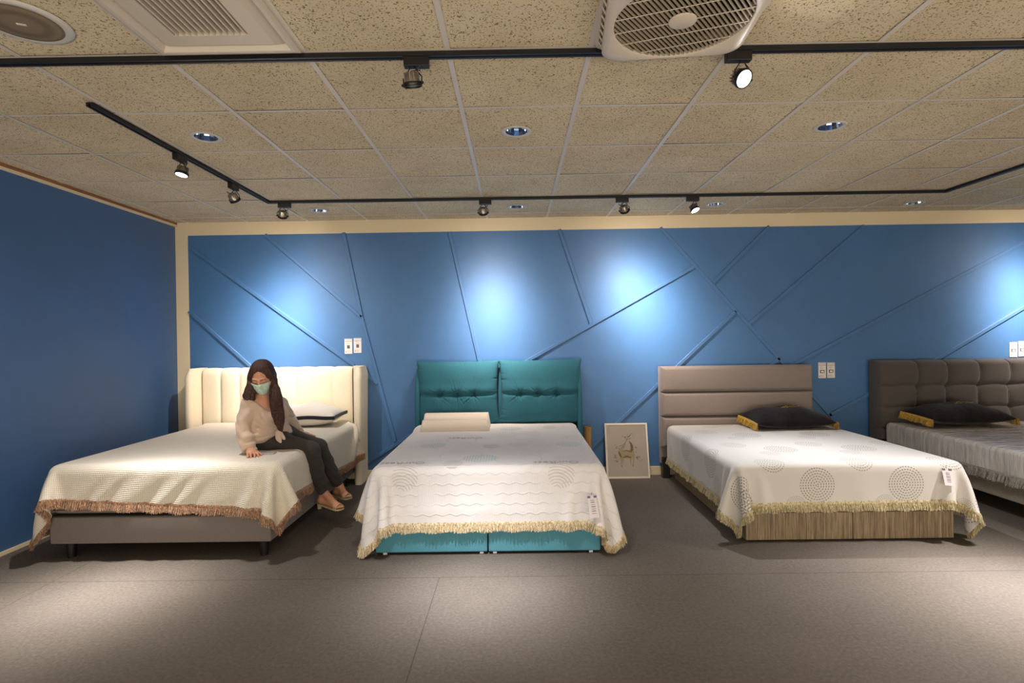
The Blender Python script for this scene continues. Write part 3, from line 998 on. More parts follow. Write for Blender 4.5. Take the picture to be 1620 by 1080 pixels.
# headboard: eight channels between two wings
HX0, HX1, HZ = -3.085, -1.607, 1.135
nch = 8
cw = (HX1 - HX0) / nch
gx_, gz_ = [], []
nu = nch * 14 + 1
us = np.linspace(0, nch, nu)
chan = np.sqrt(np.clip(1 - (2 * (us % 1) - 1) ** 2, 0, 1)) ** 0.8
chan[np.isclose(us % 1, 0)] = 0.0
prof_y = [(5.485, 0.0, 1)]
rows = []
for zz, dep, sc_t in [(0.30, 1, 0), (0.6, 1, 0), (0.85, 1, 0), (1.0, 1, 0), (1.06, 1.0, 0.2), (1.095, 0.93, .5), (1.118, 0.75, .8), (1.130, 0.5, 1), (1.134, 0.2, 1), (1.132, -0.2, 1), (1.118, -0.7, 1), (1.08, -0.9, .6), (1.0, -0.95, .2)]:
    y = 5.42 - 0.045 * dep - 0.028 * chan * (dep if dep > 0 else 0)
    z = zz + 0.009 * (chan - 1) * sc_t
    rows.append(np.stack([HX0 + us * cw, y * np.ones_like(us), z * np.ones_like(us)], -1))
o = link('headboard_panel', grid_mesh('headboard_panel', rows), m_white_up, t, True); L(o)
b = MBd(); b.box(HX0, HX1, 5.43, 5.478, 0.28, 1.09, 0.004); L(b.build('headboard_back', m_white_up, t))
for s, xo0, xo1, xi in ((-1, -3.150, -3.080, -3.10), (1, -1.545, -1.470, -1.56)):
    # wing: slab whose front edge leans out, rounded top
    pts = []
    n_z = 14
    rings = []
    for i in range(n_z + 1):
        z = 0.0 + i / n_z
        z = HZ * z
        f = z / HZ
        top_r = max(0.0, (z - (HZ - 0.05)) / 0.05)
        yf = 5.235 + 0.03 * top_r ** 2 - (0.02 * math.sin(f * PI) if s < 0 else 0)
        fl = 0.018 * f ** 2
        thick = 0.066 - 0.02 * top_r ** 2
        xin_f = (xi + fl * s) if s > 0 else (xi + 0.018 * s * f)
        xin_b = HX1 + 0.002 if s > 0 else HX0 - 0.002
        xo = xin_f + s * thick
        ring = []
        prof = [(xin_b, 5.40), (xin_f - 0.0 * s, yf + 0.03), (xin_f + s * 0.008, yf + 0.008), (xin_f + s * 0.022, yf), (xo - s * 0.022, yf), (xo - s * 0.008, yf + 0.008), (xo, yf + 0.03), (xo, 5.478), (xin_b, 5.478)]
        rings.append([(x, y, z if i < n_z else HZ) for x, y in prof])
    b = MBd()
    R = [[b.bm.verts.new(p) for p in r] for r in rings]
    for A, B_ in zip(R, R[1:]):
        for q in range(len(A)):
            b.bm.faces.new((A[q], A[(q + 1) % len(A)], B_[(q + 1) % len(A)], B_[q]))
    b.bm.faces.new(R[0]); b.bm.faces.new(R[-1])
    w_ = L(b.build('headboard_wing', m_white_up, t, True, 50))
# mattress
m_matt = fabric('light_mattress_ticking', srgb(150, 138, 126), 0.08, 200, 0.2)
def mattress(x0, x1, y0, y1, z0, z1, label, mat=m_matt, r=0.05):
    b = MBd(); b.box(x0, x1, y0, y1, z0, z1, r, 5)
    o = b.build('mattress', mat, None, True)
    tag(o, label, 'mattress')
    return o
def mattress_piping(o, x0, x1, y0, y1, zs):
    for z in zs:
        b = MBd()
        pts = [(x, y, z) for x, y in ((x0 + .04, y0 - .001), (x1 - .04, y0 - .001), (x1 - .012, y0 + .012), (x1 + .001, y0 + .04), (x1 + .001, y1 - .04))]
        pts = [(x0 - .001, y1 - .04, z), (x0 - .001, y0 + .04, z), (x0 + .012, y0 + .012, z)] + pts
        b.tube(pts, 0.004, 6)
        b.build('piping', mat_pip, o)
mat_pip = material('grey_piping', srgb(96, 88, 82), 0.7)
o = mattress(-3.025, -1.550, 3.522, 5.345, 0.281, 0.588, 'thick mattress under the cream waffle bedspread on the corner bed')
mattress_piping(o, -3.025, -1.550, 3.522, 5.345, (0.312,))

# the cloth keeps clear of the left wall
P, flat = drape((-3.335, -1.215), (3.280, 5.285), 0.0235, 0.592,
                [(-3.035, -1.540, 3.510, 5.5, 0.20, 0.592, 0.05), (B1X0, B1X1, 3.50, 5.5, -0.5, 0.28, 0.01), (-3.9, -3.392, 3, 6, -1, 2, 0.01),
                 (-3.6, -3.06, 5.16, 5.6, 0, 1.2, 0.02), (-1.60, -1.0, 5.20, 5.6, 0, 1.2, 0.02)],
                rot=-0.052, skew=0.0, seed=5, noise=0.012, steps=150, pin=(-2.96, -1.61, 3.58, 9))
P = hang_folds(P, -3.02, -1.50, 3.515, 0.592, 0.011, 5.2, -0.9, 4)
spread1 = bedspread('bedspread', P, flat, m_sheet1, 'cream waffle-weave bedspread with copper-brown fringe, draped over the corner bed', m_fr_copper, 0.048, 11, 'bedspreads on the display beds', scallop=0.003, scal_w=0.03)

# long white pillow with a navy stripe
def pillow(name, W_, D_, T_, loc, rz, mat, label, cat='pillow', group=None, n=40, pinch=0.10, tilt=0.0, seam=0.38):
    """stuffed pillow: two puffed faces meeting in a seam, corners pulled out"""
    u = np.linspace(-1, 1, n)
    U_, V_ = np.meshgrid(u, u)
    puff = (1 - np.abs(U_) ** 2.4) ** 0.62 * (1 - np.abs(V_) ** 2.4) ** 0.62
    ex = U_ * W_ / 2 * (1 - pinch * np.abs(U_) ** 2 * (1 - V_ ** 2) * 0.6)
    ey = V_ * D_ / 2 * (1 - pinch * np.abs(V_) ** 2 * (1 - U_ ** 2) * 1.0)
    wr = 0.010 * np.sin(7 * U_ + 3 * V_ ** 2) * puff
    up_ = T_ * (1 - seam) * puff + wr + T_ * seam
    lo_ = T_ * seam * (1 - puff ** 0.8)
    lo_ = np.maximum(lo_, 0.0)
    A = np.stack([ex, ey, up_], -1); B_ = np.stack([ex, ey, lo_], -1)
    me1 = grid_mesh(name, A)
    bm = bmesh.new(); bm.from_mesh(me1)
    me2 = grid_mesh('tmp', B_[:, ::-1]); bm.from_mesh(me2)
    bmesh.ops.remove_doubles(bm, verts=bm.verts[:], dist=0.0006)
    bm.to_mesh(me1); bm.free(); bpy.data.meshes.remove(me2)
    o = link(name, me1, mat, None, True)
    o.location = loc; o.rotation_euler = (tilt, 0, rz)
    o.modifiers.new('subdivision', 'SUBSURF').render_levels = 1
    tag(o, label, cat, group)
    return o, (ex, ey, up_, lo_)

m_pil1 = fabric('white_pillow_cotton', srgb(226, 220, 212), 0.04, 260, 0.2)
o, (ex, ey, up_, lo_) = pillow('pillow', 0.64, 0.42, 0.205, (-1.950, 5.075, 0.604), 0.03, m_pil1, 'white pillow with a navy stripe along its edge, leaning against the ivory headboard', pinch=0.06, seam=0.46)
# stripe: band following the front and side gusset
m_navy = fabric('navy_ribbon', srgb(30, 32, 46), 0.2, 300, 0.2)
zs = []
def edge_loop(row):
    return np.stack([ex[row], ey[row], np.zeros_like(ex[row])], -1)
front = np.stack([ex[0], ey[0]], -1); rgt = np.stack([ex[:, -1], ey[:, -1]], -1); lft = np.stack([ex[::-1, 0], ey[::-1, 0]], -1)
loop = np.concatenate([lft, front[1:], rgt[1:]])
cen = loop.mean(0)
rows = []
for dz, off in ((-0.016, 0.0), (-0.012, 0.005), (0.0, 0.007), (0.012, 0.005), (0.016, 0.0)):
    dirv = loop - np.array([0, 0.02]); dirv /= np.linalg.norm(dirv, axis=1)[:, None]
    xy = loop + dirv * (off - 0.003)
    zz = 0.205 * 0.46 + dz * 1.0 + 0.004 * np.sin(loop[:, 0] * 18)
    rows.append(np.concatenate([xy, zz[:, None]], 1))
s_ = link('stripe', grid_mesh('stripe', rows), m_navy, o, True)
s_['label'] = 'navy ribbon stripe'

# ================================================================== BED 2: teal bed
def teal(name, base, **k): return fabric(name, base, 0.14, 300, 0.3, sheen=0.03, **k)
m_teal = teal('teal_upholstery', srgb(46, 102, 118))
m_teal_base = teal('blue_teal_base_fabric', srgb(84, 144, 162))
t = empty('bed', (-0.185, 4.5, 0))
bed2 = tag(t, 'teal bed with two button-tufted headboard cushions and a blue-teal divan base', 'bed', 'display beds along the blue wall')
for x0, x1 in ((-0.915, -0.198), (-0.190, 0.525)):
    b = MBd(); b.box(x0, x1, 3.50, 5.30, 0.018, 0.300, 0.010, 3); L(b.build('base_section', m_teal_base, t, True, 40))
m_cast = material('clear_caster_plastic', srgb(200, 200, 205), 0.25)
for x in (-0.855, -0.235, -0.150, 0.465):
    for y in (3.535, 5.2):
        c = MBd(); c.cyl((x - 0.012, y - 0.018, 0.011), (x + 0.012, y - 0.018, 0.011), 0.011, seg=20); L(c.build('caster', m_cast, t, True, 40))
# headboard: back plate and slim curved side wings
b = MBd(); b.box(-0.965, 0.620, 5.385, 5.475, 0.10, 1.135, 0.02, 3); L(b.build('headboard_frame', m_teal, t, True, 40))
for s in (-1, 1):
    b = MBd()
    rings = []
    xo = -0.972 if s < 0 else 0.632
    for i in range(15):
        f = i / 14
        z = 0.08 + 1.02 * f
        yf = 5.24 + 0.13 * max(0, (f - 0.72) / 0.28) ** 1.6
        th = 0.045
        prof = [(xo - s * th, 5.40), (xo - s * th, yf + 0.012), (xo - s * (th - 0.012), yf), (xo - s * 0.012, yf), (xo, yf + 0.012), (xo, 5.474), (xo - s * th, 5.474)]
        rings.append([b.bm.verts.new((x, y, z)) for x, y in prof])
    for A, B_ in zip(rings, rings[1:]):
        for q in range(7): b.bm.faces.new((A[q], A[(q + 1) % 7], B_[(q + 1) % 7], B_[q]))
    b.bm.faces.new(rings[0]); b.bm.faces.new(rings[-1])
    L(b.build('headboard_wing', m_teal, t, True, 50))
# two puffed cushions, tufted with three buttons along a seam
def tufted(name, x0, x1, z0, z1, yf, thick, buttons, mat, parent, seed, flare):
    nu, nv = 120, 96
    u = np.linspace(-1, 1, nu); v_ = np.linspace(-1, 1, nv)
    U_, V_ = np.meshgrid(u, v_)
    puff = (1 - np.abs(U_) ** 3.2) ** 0.5 * (1 - np.abs(V_) ** 3.2) ** 0.5
    W_, H_ = (x1 - x0), (z1 - z0)
    vs = -0.04                                    # seam height in v
    X = (x0 + x1) / 2 + U_ * W_ / 2
    Z = (z0 + z1) / 2 + V_ * H_ / 2
    d = thick * puff * (1 + 0.10 * np.cos(PI * V_ / 2))
    seam = np.exp(-((V_ - vs) * H_ / 2 / 0.016) ** 2)
    d -= 0.030 * seam * puff
    d += 0.016 * np.exp(-((V_ - vs - 0.16) / 0.14) ** 2) * puff
    rg = np.random.default_rng(seed)
    for ub in buttons:
        rx, rz = (U_ - ub) * W_ / 2, (V_ - vs) * H_ / 2
        r = np.sqrt(rx ** 2 + rz ** 2) + 1e-6
        an = np.arctan2(rz, rx)
        d -= 0.055 * np.exp(-(r / 0.028) ** 1.3)
        # radiating creases
        for q in range(9):
            a0 = rg.uniform(0, 2 * PI); ln = rg.uniform(0.05, 0.13); dep = rg.uniform(0.004, 0.010)
            da = np.abs((an - a0 + PI) % (2 * PI) - PI) * r
            d -= dep * np.exp(-(da / 0.006) ** 2) * np.exp(-(r / ln) ** 2)
            d += dep * 0.8 * np.exp(-((da - 0.012) / 0.007) ** 2) * np.exp(-(r / ln) ** 2)
        # vertical pull lines below and above
        d -= 0.006 * np.exp(-(rx / 0.010) ** 2) * np.exp(-(np.abs(rz) / 0.13)) 
    for q in range(26):                            # puckers at the piped edges
        e = rg.integers(0, 4); a0 = rg.uniform(-0.9, 0.9); ln = rg.uniform(0.02, 0.06)
        if e < 2:
            dist = (1 - (U_ if e == 0 else -U_)) * W_ / 2; lat = (V_ - a0) * H_ / 2
        else:
            dist = (1 - (V_ if e == 2 else -V_)) * H_ / 2; lat = (U_ - a0) * W_ / 2
        d -= 0.007 * np.exp(-(lat / 0.007) ** 2) * np.exp(-(dist / ln) ** 2) * (puff ** 0.3)
    d += 0.003 * np.sin(9 * U_ + 4 * V_) * puff
    # corner ears and slightly uneven outline
    cn = (np.abs(U_) * np.abs(V_)) ** 6
    X = X + np.sign(U_) * 0.012 * cn * flare
    Z = Z + np.where(V_ > 0, 1, 0) * (0.010 * cn - 0.003 * (1 - U_ ** 2) * (V_ > 0.5) * V_)
    X = X - np.sign(U_) * 0.014 * (1 - V_ ** 2) * np.abs(U_) ** 6
    lean = 0.05 * (0.5 - V_ / 2)
    Y = yf + 0.10 - d - lean
    back = np.stack([X, yf + 0.10 + 0.25 * thick * puff - lean * 0 + 0.0 * X, Z], -1)
    frnt = np.stack([X, Y, Z], -1)
    # join at the rim
    rim = (np.abs(U_) > 0.999) | (np.abs(V_) > 0.999)
    back[rim] = frnt[rim]
    me = grid_mesh(name, frnt[:, ::-1]); me2 = grid_mesh('tmp', back)
    bm = bmesh.new(); bm.from_mesh(me); bm.from_mesh(me2)
    bmesh.ops.remove_doubles(bm, verts=bm.verts[:], dist=0.0005)
    bmesh.ops.recalc_face_normals(bm, faces=bm.faces[:])
    bm.to_mesh(me); bm.free(); bpy.data.meshes.remove(me2)
    o = link(name, me, mat, parent, True); L(o)
    for ub in buttons:
        bx = (x0 + x1) / 2 + ub * W_ / 2; bz = (z0 + z1) / 2 + vs * H_ / 2
        j, i = int((vs + 1) / 2 * (nv - 1)), int((ub + 1) / 2 * (nu - 1))
        yb = frnt[j, i, 1]
        c = MBd(); c.lathe([(0.0, 0.008), (0.006, 0.007), (0.010, 0.003), (0.011, 0.0)], Matrix.Translation((bx, yb - 0.002, bz)) @ Matrix.Rotation(PI / 2, 4, 'X'), 20)
        bo = c.build('button', mat, parent, True); L(bo)
        bo.parent = o
        bo.location = (0, 0, 0)
    return o
tufted('headboard_cushion', -0.958, -0.168, 0.566, 1.168, 5.245, 0.115, (-0.42, 0.0, 0.40), m_teal, t, 3, 1.0)
tufted('headboard_cushion', -0.158, 0.632, 0.566, 1.170, 5.245, 0.115, (-0.50, -0.06, 0.38), m_teal, t, 8, 1.0)
o = mattress(-0.930, 0.550, 3.522, 5.285, 0.301, 0.550, 'mattress under the white wave-quilted bedspread on the teal bed')
P, flat = drape((-1.235, 0.875), (3.17, 5.262), 0.0235, 0.554,
                [(-0.940, 0.560, 3.510, 5.6, 0.15, 0.554, 0.045), (-0.915, 0.525, 3.49, 5.5, -0.5, 0.30, 0.01), (-1.2, -0.92, 5.2, 5.6, 0, 1.1, 0.02), (0.58, 0.9, 5.2, 5.6, 0, 1.1, 0.02)],
                rot=0.006, seed=21, noise=0.006, steps=150, pin=(-0.87, 0.49, 3.58, 9))
P = hang_folds(P, -0.95, 0.57, 3.515, 0.554, 0.005, 3.4, 0.25, 6)
P2 = P
bedspread('bedspread', P, flat, m_sheet2, 'white bedspread with wavy quilting, faint aqua motifs and gold fringe, on the teal bed', m_fr_gold, 0.044, 12, 'bedspreads on the display beds', scallop=0.008, scal_w=0.042)

# contoured foam pillow: lower front roll, higher back roll
m_foam = fabric('beige_velour_pillow_cover', srgb(234, 222, 208), 0.03, 300, 0.2)
prof = []
D_ = 0.30
for i in range(41):
    f = i / 40
    l1 = 0.098 * max(0.0, 1 - abs((f - 0.21) / 0.21) ** 3.5) ** 0.5
    l2 = 0.142 * max(0.0, 1 - abs((f - 0.69) / 0.31) ** 3.2) ** 0.5
    z = max(l1, l2, 0.080 if 0.1 < f < 0.8 else 0.0)
    prof.append((f * D_, z))
rows = []
NW = 40
for j in range(NW + 1):
    g = j / NW * 2 - 1
    sc = 1 - 0.0 * abs(g)
    edge = min(1, (1 - abs(g)) / 0.05)
    k_ = (1 - (1 - edge) ** 2) ** 0.5 if edge < 1 else 1
    r = []
    for y, z in prof:
        r.append((g * 0.305, y * 1.0, max(0.0, z * (0.25 + 0.75 * k_))))
    for y, z in prof[::-1]:
        r.append((g * 0.305, 0.004 + y * 0.97, 0.0 if True else z))
    rows.append(r)
me = grid_mesh('pillow', np.array(rows), wrap=True)
bm = bmesh.new(); bm.from_mesh(me)
bmesh.ops.remove_doubles(bm, verts=bm.verts[:], dist=0.0004)
bmesh.ops.holes_fill(bm, edges=[e for e in bm.edges if e.is_boundary])
bmesh.ops.recalc_face_normals(bm, faces=bm.faces[:]); bm.to_mesh(me); bm.free()
o = link('pillow', me, m_foam, None, True); o.location = (-0.548, 4.835, 0.564)
tag(o, 'beige contoured foam pillow with two rolls, lying before the teal headboard', 'pillow')
# woven name lettering near the foot of the spread, read from the head end
def flat_text(txt, size, loc, rot, mat, parent, name='lettering', depth=0.0003):
    cu = bpy.data.curves.new(name, 'FONT'); cu.body = txt; cu.size = size; cu.extrude = depth; cu.align_x = 'CENTER'; cu.align_y = 'CENTER'
    to = bpy.data.objects.new(name, cu); COL.objects.link(to)
    bpy.context.view_layer.update()
    me = bpy.data.meshes.new_from_object(to.evaluated_get(bpy.context.evaluated_depsgraph_get()))
    bpy.data.objects.remove(to, do_unlink=True)
    o = link(name, me, mat, parent)
    M = Matrix.Translation(loc) @ (rot.to_4x4() if hasattr(rot, 'to_4x4') else rot)
    if parent is not None and parent.type == 'EMPTY': M = Matrix.Translation(-Vector(parent.location)) @ M
    me.transform(M)
    return o
spread2 = [o for o in bpy.data.objects if o.name.startswith('bedspread')][-1]
spread2 = max([o for o in bpy.data.objects if o.name.startswith('bedspread')], key=lambda q: q.name)
m_letter = material('grey_woven_lettering', srgb(186, 176, 170), 0.8)
Pf = P.reshape(-1, 3)
def top_z(x, y):
    d = (Pf[:, 0] - x) ** 2 + (Pf[:, 1] - y) ** 2; return Pf[d.argmin(), 2]
for x, y, s in ((-0.755, 3.615, 0.085), (0.255, 3.585, 0.085), (-0.42, 4.51, 0.08)):
    ow = flat_text('OurRest', s, Vector((x, y, 0)), Matrix.Rotation(PI, 3, 'Z'), m_letter, spread2)
    zc = max(top_z(x + q, y) for q in (-0.12, -0.06, 0, 0.06, 0.12)) + 0.0052
    ow.data.transform(Matrix.Translation((0, 0, zc)))

# hanging product cards on the spreads
m_card = material('white_card', srgb(214, 206, 208), 0.5)
m_print = material('dark_print', srgb(96, 86, 96), 0.6)
m_purple = material('violet_print', srgb(104, 92, 130), 0.6)
def nearest(Pa, x, z, front=True):
    Q = Pa.reshape(-1, 3); Q = Q[Q[:, 1] < Pa[..., 1].min() + 0.45]
    d = (Q[:, 0] - x) ** 2 + (Q[:, 2] - z) ** 2
    near_ = (np.abs(Q[:, 0] - x) < 0.05) & (np.abs(Q[:, 2] - z) < 0.035)
    return Q[near_, 1].min()
def product_card(Pa, px0, py0, px1, py1, label, head, w=0.058, Y=3.4):
    a = at(px0, py0, Y); ya = nearest(Pa, a.x, a.z); a = at(px0, py0, ya - 0.010)
    c0 = at(px1, py1, Y); yc = nearest(Pa, c0.x, c0.z); c0 = at(px1, py1, yc - 0.016)
    zax = (a - c0).normalized(); h = (a - c0).length
    xax = Vector((1, 0, 0)); yax = zax.cross(xax).normalized(); xax = yax.cross(zax)
    o = empty('product_card', a); tag(o, label, 'price tag', 'product cards pinned to the bedspreads')
    M = Matrix((xax, yax, zax)).transposed().to_4x4()
    b = MBd(); b.box(-w / 2, w / 2, -0.0008, 0.0008, -h, 0, M=M); b.build('card', m_card, o)
    b = MBd(); b.box(-w / 2, -0.010, -0.0016, -0.0009, -0.017, -0.004, M=M); b.box(0.010, w / 2, -0.0016, -0.0009, -0.017, -0.004, M=M)
    b.build('header_band', head, o)
    b = MBd()
    rg = random.Random(int(px0))
    for q in range(7):
        z = -0.030 - q * (h - 0.045) / 7
        x = -0.012
        while x < 0.012:
            l = rg.uniform(0.003, 0.007); b.box(x, min(0.014, x + l), -0.0014, -0.0009, z - 0.003, z + (0.002 if q % 2 else 0.0), M=M); x += l + 0.0015
    b.build('print', m_print, o)
    b = MBd(); b.cyl(M @ Vector((0, 0.0, -0.01)), M @ Vector((0, 0.0, 0.016)), 0.0012, seg=6); b.build('string', m_print, o)
    return o
product_card(P2, 936, 783, 941, 819, 'white product card with violet header hanging on the spread of the teal bed', m_purple)

# framed picture leaning on the wall
bl, br_ = at_z(960, 757, 0.0), at_z(1027.5, 755, 0.0)
W_ = (br_ - bl).length; Hh = 0.535
th = math.atan2(0.12, Hh)
t = empty('framed_picture', ((bl.x + br_.x) / 2, 5.352, 0.0), 0.0)
tag(t, 'white framed deer drawing leaning against the blue wall beside the teal bed', 'picture')
Mt = Matrix.Rotation(-th, 4, 'X')
m_frame = material('white_picture_frame', srgb(222, 214, 202), 0.35)
m_paper = material('drawing_paper', srgb(214, 204, 192), 0.8)
b = MBd()
w2 = W_ / 2; fw = 0.017
b.box(-w2, w2, -0.010, 0.010, 0, fw, 0.002, M=Mt); b.box(-w2, w2, -0.010, 0.010, Hh - fw, Hh, 0.002, M=Mt)
b.box(-w2, -w2 + fw, -0.010, 0.010, fw, Hh - fw, 0.002, M=Mt); b.box(w2 - fw, w2, -0.010, 0.010, fw, Hh - fw, 0.002, M=Mt)
b.build('frame', m_frame, t)
b = MBd(); b.box(-w2 + fw, w2 - fw, 0.001, 0.006, fw, Hh - fw, M=Mt); b.build('print', m_paper, t)
# the drawing: a deer with raised head among sprigs; coordinates in photo crop units -> local
def pc(x, y):   # crop (930..1060, 640..780) zoomed x7.715
    X = (x - 480) / 540 * W_ * 1.0; Z = Hh * (1 - (y - 245) / 655)
    return Vector((X, 0, Z))
m_ink_l = material('pale_brown_wash', srgb(196, 180, 152), 0.8)
m_ink_m = material('brown_wash', srgb(150, 116, 74), 0.8)
m_ink_d = material('dark_ink', srgb(84, 70, 62), 0.8)
b = MBd()
def blob(cx, cy, rx, ry, rot, mat, lvl):
    pts = []
    for q in range(18):
        a = 2 * PI * q / 18
        x, y = rx * math.cos(a), ry * math.sin(a)
        pts.append((cx + x * math.cos(rot) - y * math.sin(rot), cy + x * math.sin(rot) + y * math.cos(rot)))
    b.poly([pc(*p) + Vector((0, -lvl, 0)) for p in pts], mat)
def stroke(pts, w, mat, lvl):
    P_ = [pc(*p) for p in pts]
    for i_, (a, c) in enumerate(zip(P_, P_[1:])):
        w0 = w[i_] if isinstance(w, (list, tuple)) else w; w1 = w[i_ + 1] if isinstance(w, (list, tuple)) else w
        d_ = (c - a); L_ = d_.length
        nn = Vector((-d_.z, 0, d_.x)) / L_
        o_ = Vector((0, -lvl - 0.00002 * i_, 0))
        b.poly([a - nn * w0 / 2 + o_, a + nn * w0 / 2 + o_, c + nn * w1 / 2 + o_, c - nn * w1 / 2 + o_], mat)
blob(485, 622, 88, 46, 0.0, 0, 0.0002); blob(535, 600, 34, 60, 0.15, 0, 0.0003); blob(405, 600, 34, 56, -0.15, 0, 0.0004)
stroke([(405, 600), (412, 560), (432, 525)], [0.052, 0.036, 0.026], 0, 0.0006)
blob(440, 520, 30, 15, -0.65, 0, 0.0008); blob(462, 494, 15, 9, -0.8, 0, 0.0009)
for pts in ([(400, 640), (402, 700), (404, 750)], [(425, 650), (420, 700), (424, 735)], [(520, 650), (518, 700), (520, 745)], [(556, 640), (556, 690), (545, 750)]): stroke(pts, [0.026, 0.012, 0.007], 0, 0.0010)
stroke([(512, 460), (540, 500), (546, 550), (530, 590)], [0.006, 0.022, 0.028, 0.012], 1, 0.0012)
stroke([(375, 580), (388, 620), (408, 655)], [0.006, 0.020, 0.010], 1, 0.0013)
stroke([(425, 658), (470, 640), (530, 655)], [0.006, 0.018, 0.008], 1, 0.0014)
stroke([(430, 578), (480, 572), (530, 588)], [0.004, 0.010, 0.008], 1, 0.0015)
stroke([(385, 520), (420, 512), (455, 488), (490, 440), (540, 425)], 0.0032, 2, 0.0017)
stroke([(470, 450), (500, 420), (545, 370)], 0.0026, 2, 0.0018); stroke([(480, 430), (450, 405)], 0.0024, 2, 0.0018); stroke([(505, 415), (495, 380)], 0.002, 2, 0.0018)
stroke([(432, 528), (446, 536)], 0.005, 2, 0.0018); stroke([(404, 745), (408, 764)], 0.006, 2, 0.0018); stroke([(545, 742), (546, 758)], 0.006, 2, 0.0018)
rg = random.Random(9)
for pts in ([(575, 560), (600, 530), (605, 600), (600, 690), (612, 640), (640, 660), (650, 720)], [(330, 620), (320, 650), (345, 640), (330, 700), (350, 690), (365, 720)], [(430, 400), (470, 415), (520, 395), (560, 380)], [(360, 560), (345, 520), (385, 560)]):
    for a, c in zip(pts, pts[1:]):
        for q in range(5):
            f = rg.random(); x = a[0] + (c[0] - a[0]) * f + rg.uniform(-14, 14); y = a[1] + (c[1] - a[1]) * f + rg.uniform(-10, 10)
            stroke([(x, y), (x + rg.uniform(-13, 13), y + rg.uniform(-12, 12))], rg.uniform(0.002, 0.0042), 2, 0.0019)
o1 = b.build('drawing', [m_ink_l, m_ink_m, m_ink_d], t); o1.data.transform(Mt)
mg = material('picture_glass', (1, 1, 1, 1), 0.03); mg.node_tree.nodes['Principled BSDF'].inputs['Transmission Weight'].default_value = 1.0
mg.node_tree.nodes['Principled BSDF'].inputs['IOR'].default_value = 1.2
b = MBd(); b.box(-w2 + fw * .8, w2 - fw * .8, -0.006, -0.004, fw * .8, Hh - fw * .8, M=Mt); b.build('glass', mg, t)

# cardboard tube standing behind the teal bed
b = MBd()
b.lathe([(0.034, 0), (0.038, 0), (0.038, 0.505), (0.034, 0.505), (0.034, 0)], Matrix.Identity(4), 32)
m_tube = material('brown_cardboard', srgb(176, 130, 76), 0.8)
n = NT(m_tube); nz = n.noise(n.coords('Object', scale=(1, 1, 0.2)), 40, 3); n.link(n.ramp(nz, [(0.3, srgb(150, 106, 58)), (0.7, srgb(192, 148, 92))]), n.bsdf.inputs['Base Color'])
o = b.build('cardboard_tube', m_tube, None, True, 40); o.location = (0.700, 5.40, 0.0)
tag(o, 'brown cardboard tube standing on the carpet between teal bed and framed picture', 'tube')

# ================================================================== BED 3: taupe headboard on a wood storage base
m_taupe = fabric('taupe_headboard_fabric', srgb(136, 125, 119), 0.10, 300, 0.25)
m_wood = material('zebrano_laminate', srgb(150, 122, 92), 0.5, spec=0.4)
n = NT(m_wood)
g1 = n.noise(n.coords('Object', scale=(1, 1, 0.03)), 110, 3, 0.6); g2 = n.noise(n.coords('Object', scale=(1, 1, 0.06)), 210, 2, 0.6)
n.link(n.ramp(n.math('ADD', n.math('MULTIPLY', g1, 0.65), n.math('MULTIPLY', g2, 0.35)), [(0.32, srgb(92, 76, 58)), (0.5, srgb(136, 118, 94)), (0.66, srgb(172, 152, 126))]), n.bsdf.inputs['Base Color'])
t = empty('bed', (2.2, 4.5, 0))
tag(t, 'bed with plain taupe horizontally padded headboard on a striped wood box base', 'bed', 'display beds along the blue wall')
for x0, x1 in ((1.520, 2.228), (2.234, 2.900)):
    b = MBd(); b.box(x0, x1, 3.66, 5.30, 0.012, 0.192, 0.003, 2); L(b.build('box_section', m_wood, t))
b = MBd(); b.box(1.55, 2.87, 3.69, 5.28, 0.0, 0.014); L(b.build('plinth', m_black, t))
for x0, x1 in ((1.500, 2.300), (2.306, 2.918)):
    b = MBd(); b.box(x0, x1, 3.642, 5.31, 0.200, 0.235, 0.003, 2); L(b.build('lid_board', m_wood, t))
b = MBd(); b.box(1.53, 2.89, 3.675, 5.3, 0.19, 0.202); L(b.build('lid_gap', m_void, t))
b = MBd(); b.tube([(2.745, 3.638, 0.215), (2.745, 3.628, 0.214), (2.775, 3.628, 0.214), (2.775, 3.638, 0.215)], 0.003, 6); L(b.build('lid_loop', m_black, t))
# padded panels of the headboard
def pad(name, x0, x1, z0, z1, yb, yf, r, mat, parent, bulge=0.012, nu=40, nv=16):
    u = np.linspace(-1, 1, nu); v_ = np.linspace(-1, 1, nv); U_, V_ = np.meshgrid(u, v_)
    rim = np.minimum((1 - np.abs(U_)) * (x1 - x0) / 2, (1 - np.abs(V_)) * (z1 - z0) / 2)
    e = np.clip(rim / r, 0, 1); dep = (yb - yf) * np.sqrt(np.clip(1 - (1 - e) ** 2, 0, 1)) + bulge * (1 - U_ ** 6) * (1 - V_ ** 2)
    X = (x0 + x1) / 2 + U_ * (x1 - x0) / 2; Z = (z0 + z1) / 2 + V_ * (z1 - z0) / 2
    # finer sampling at the rim
    o = link(name, grid_mesh(name, np.stack([X, yb - dep, Z], -1)[:, ::-1]), mat, parent, True)
    return L(o)
def rim_samples(n_):
    a = np.linspace(0, PI, n_); return -np.cos(a)
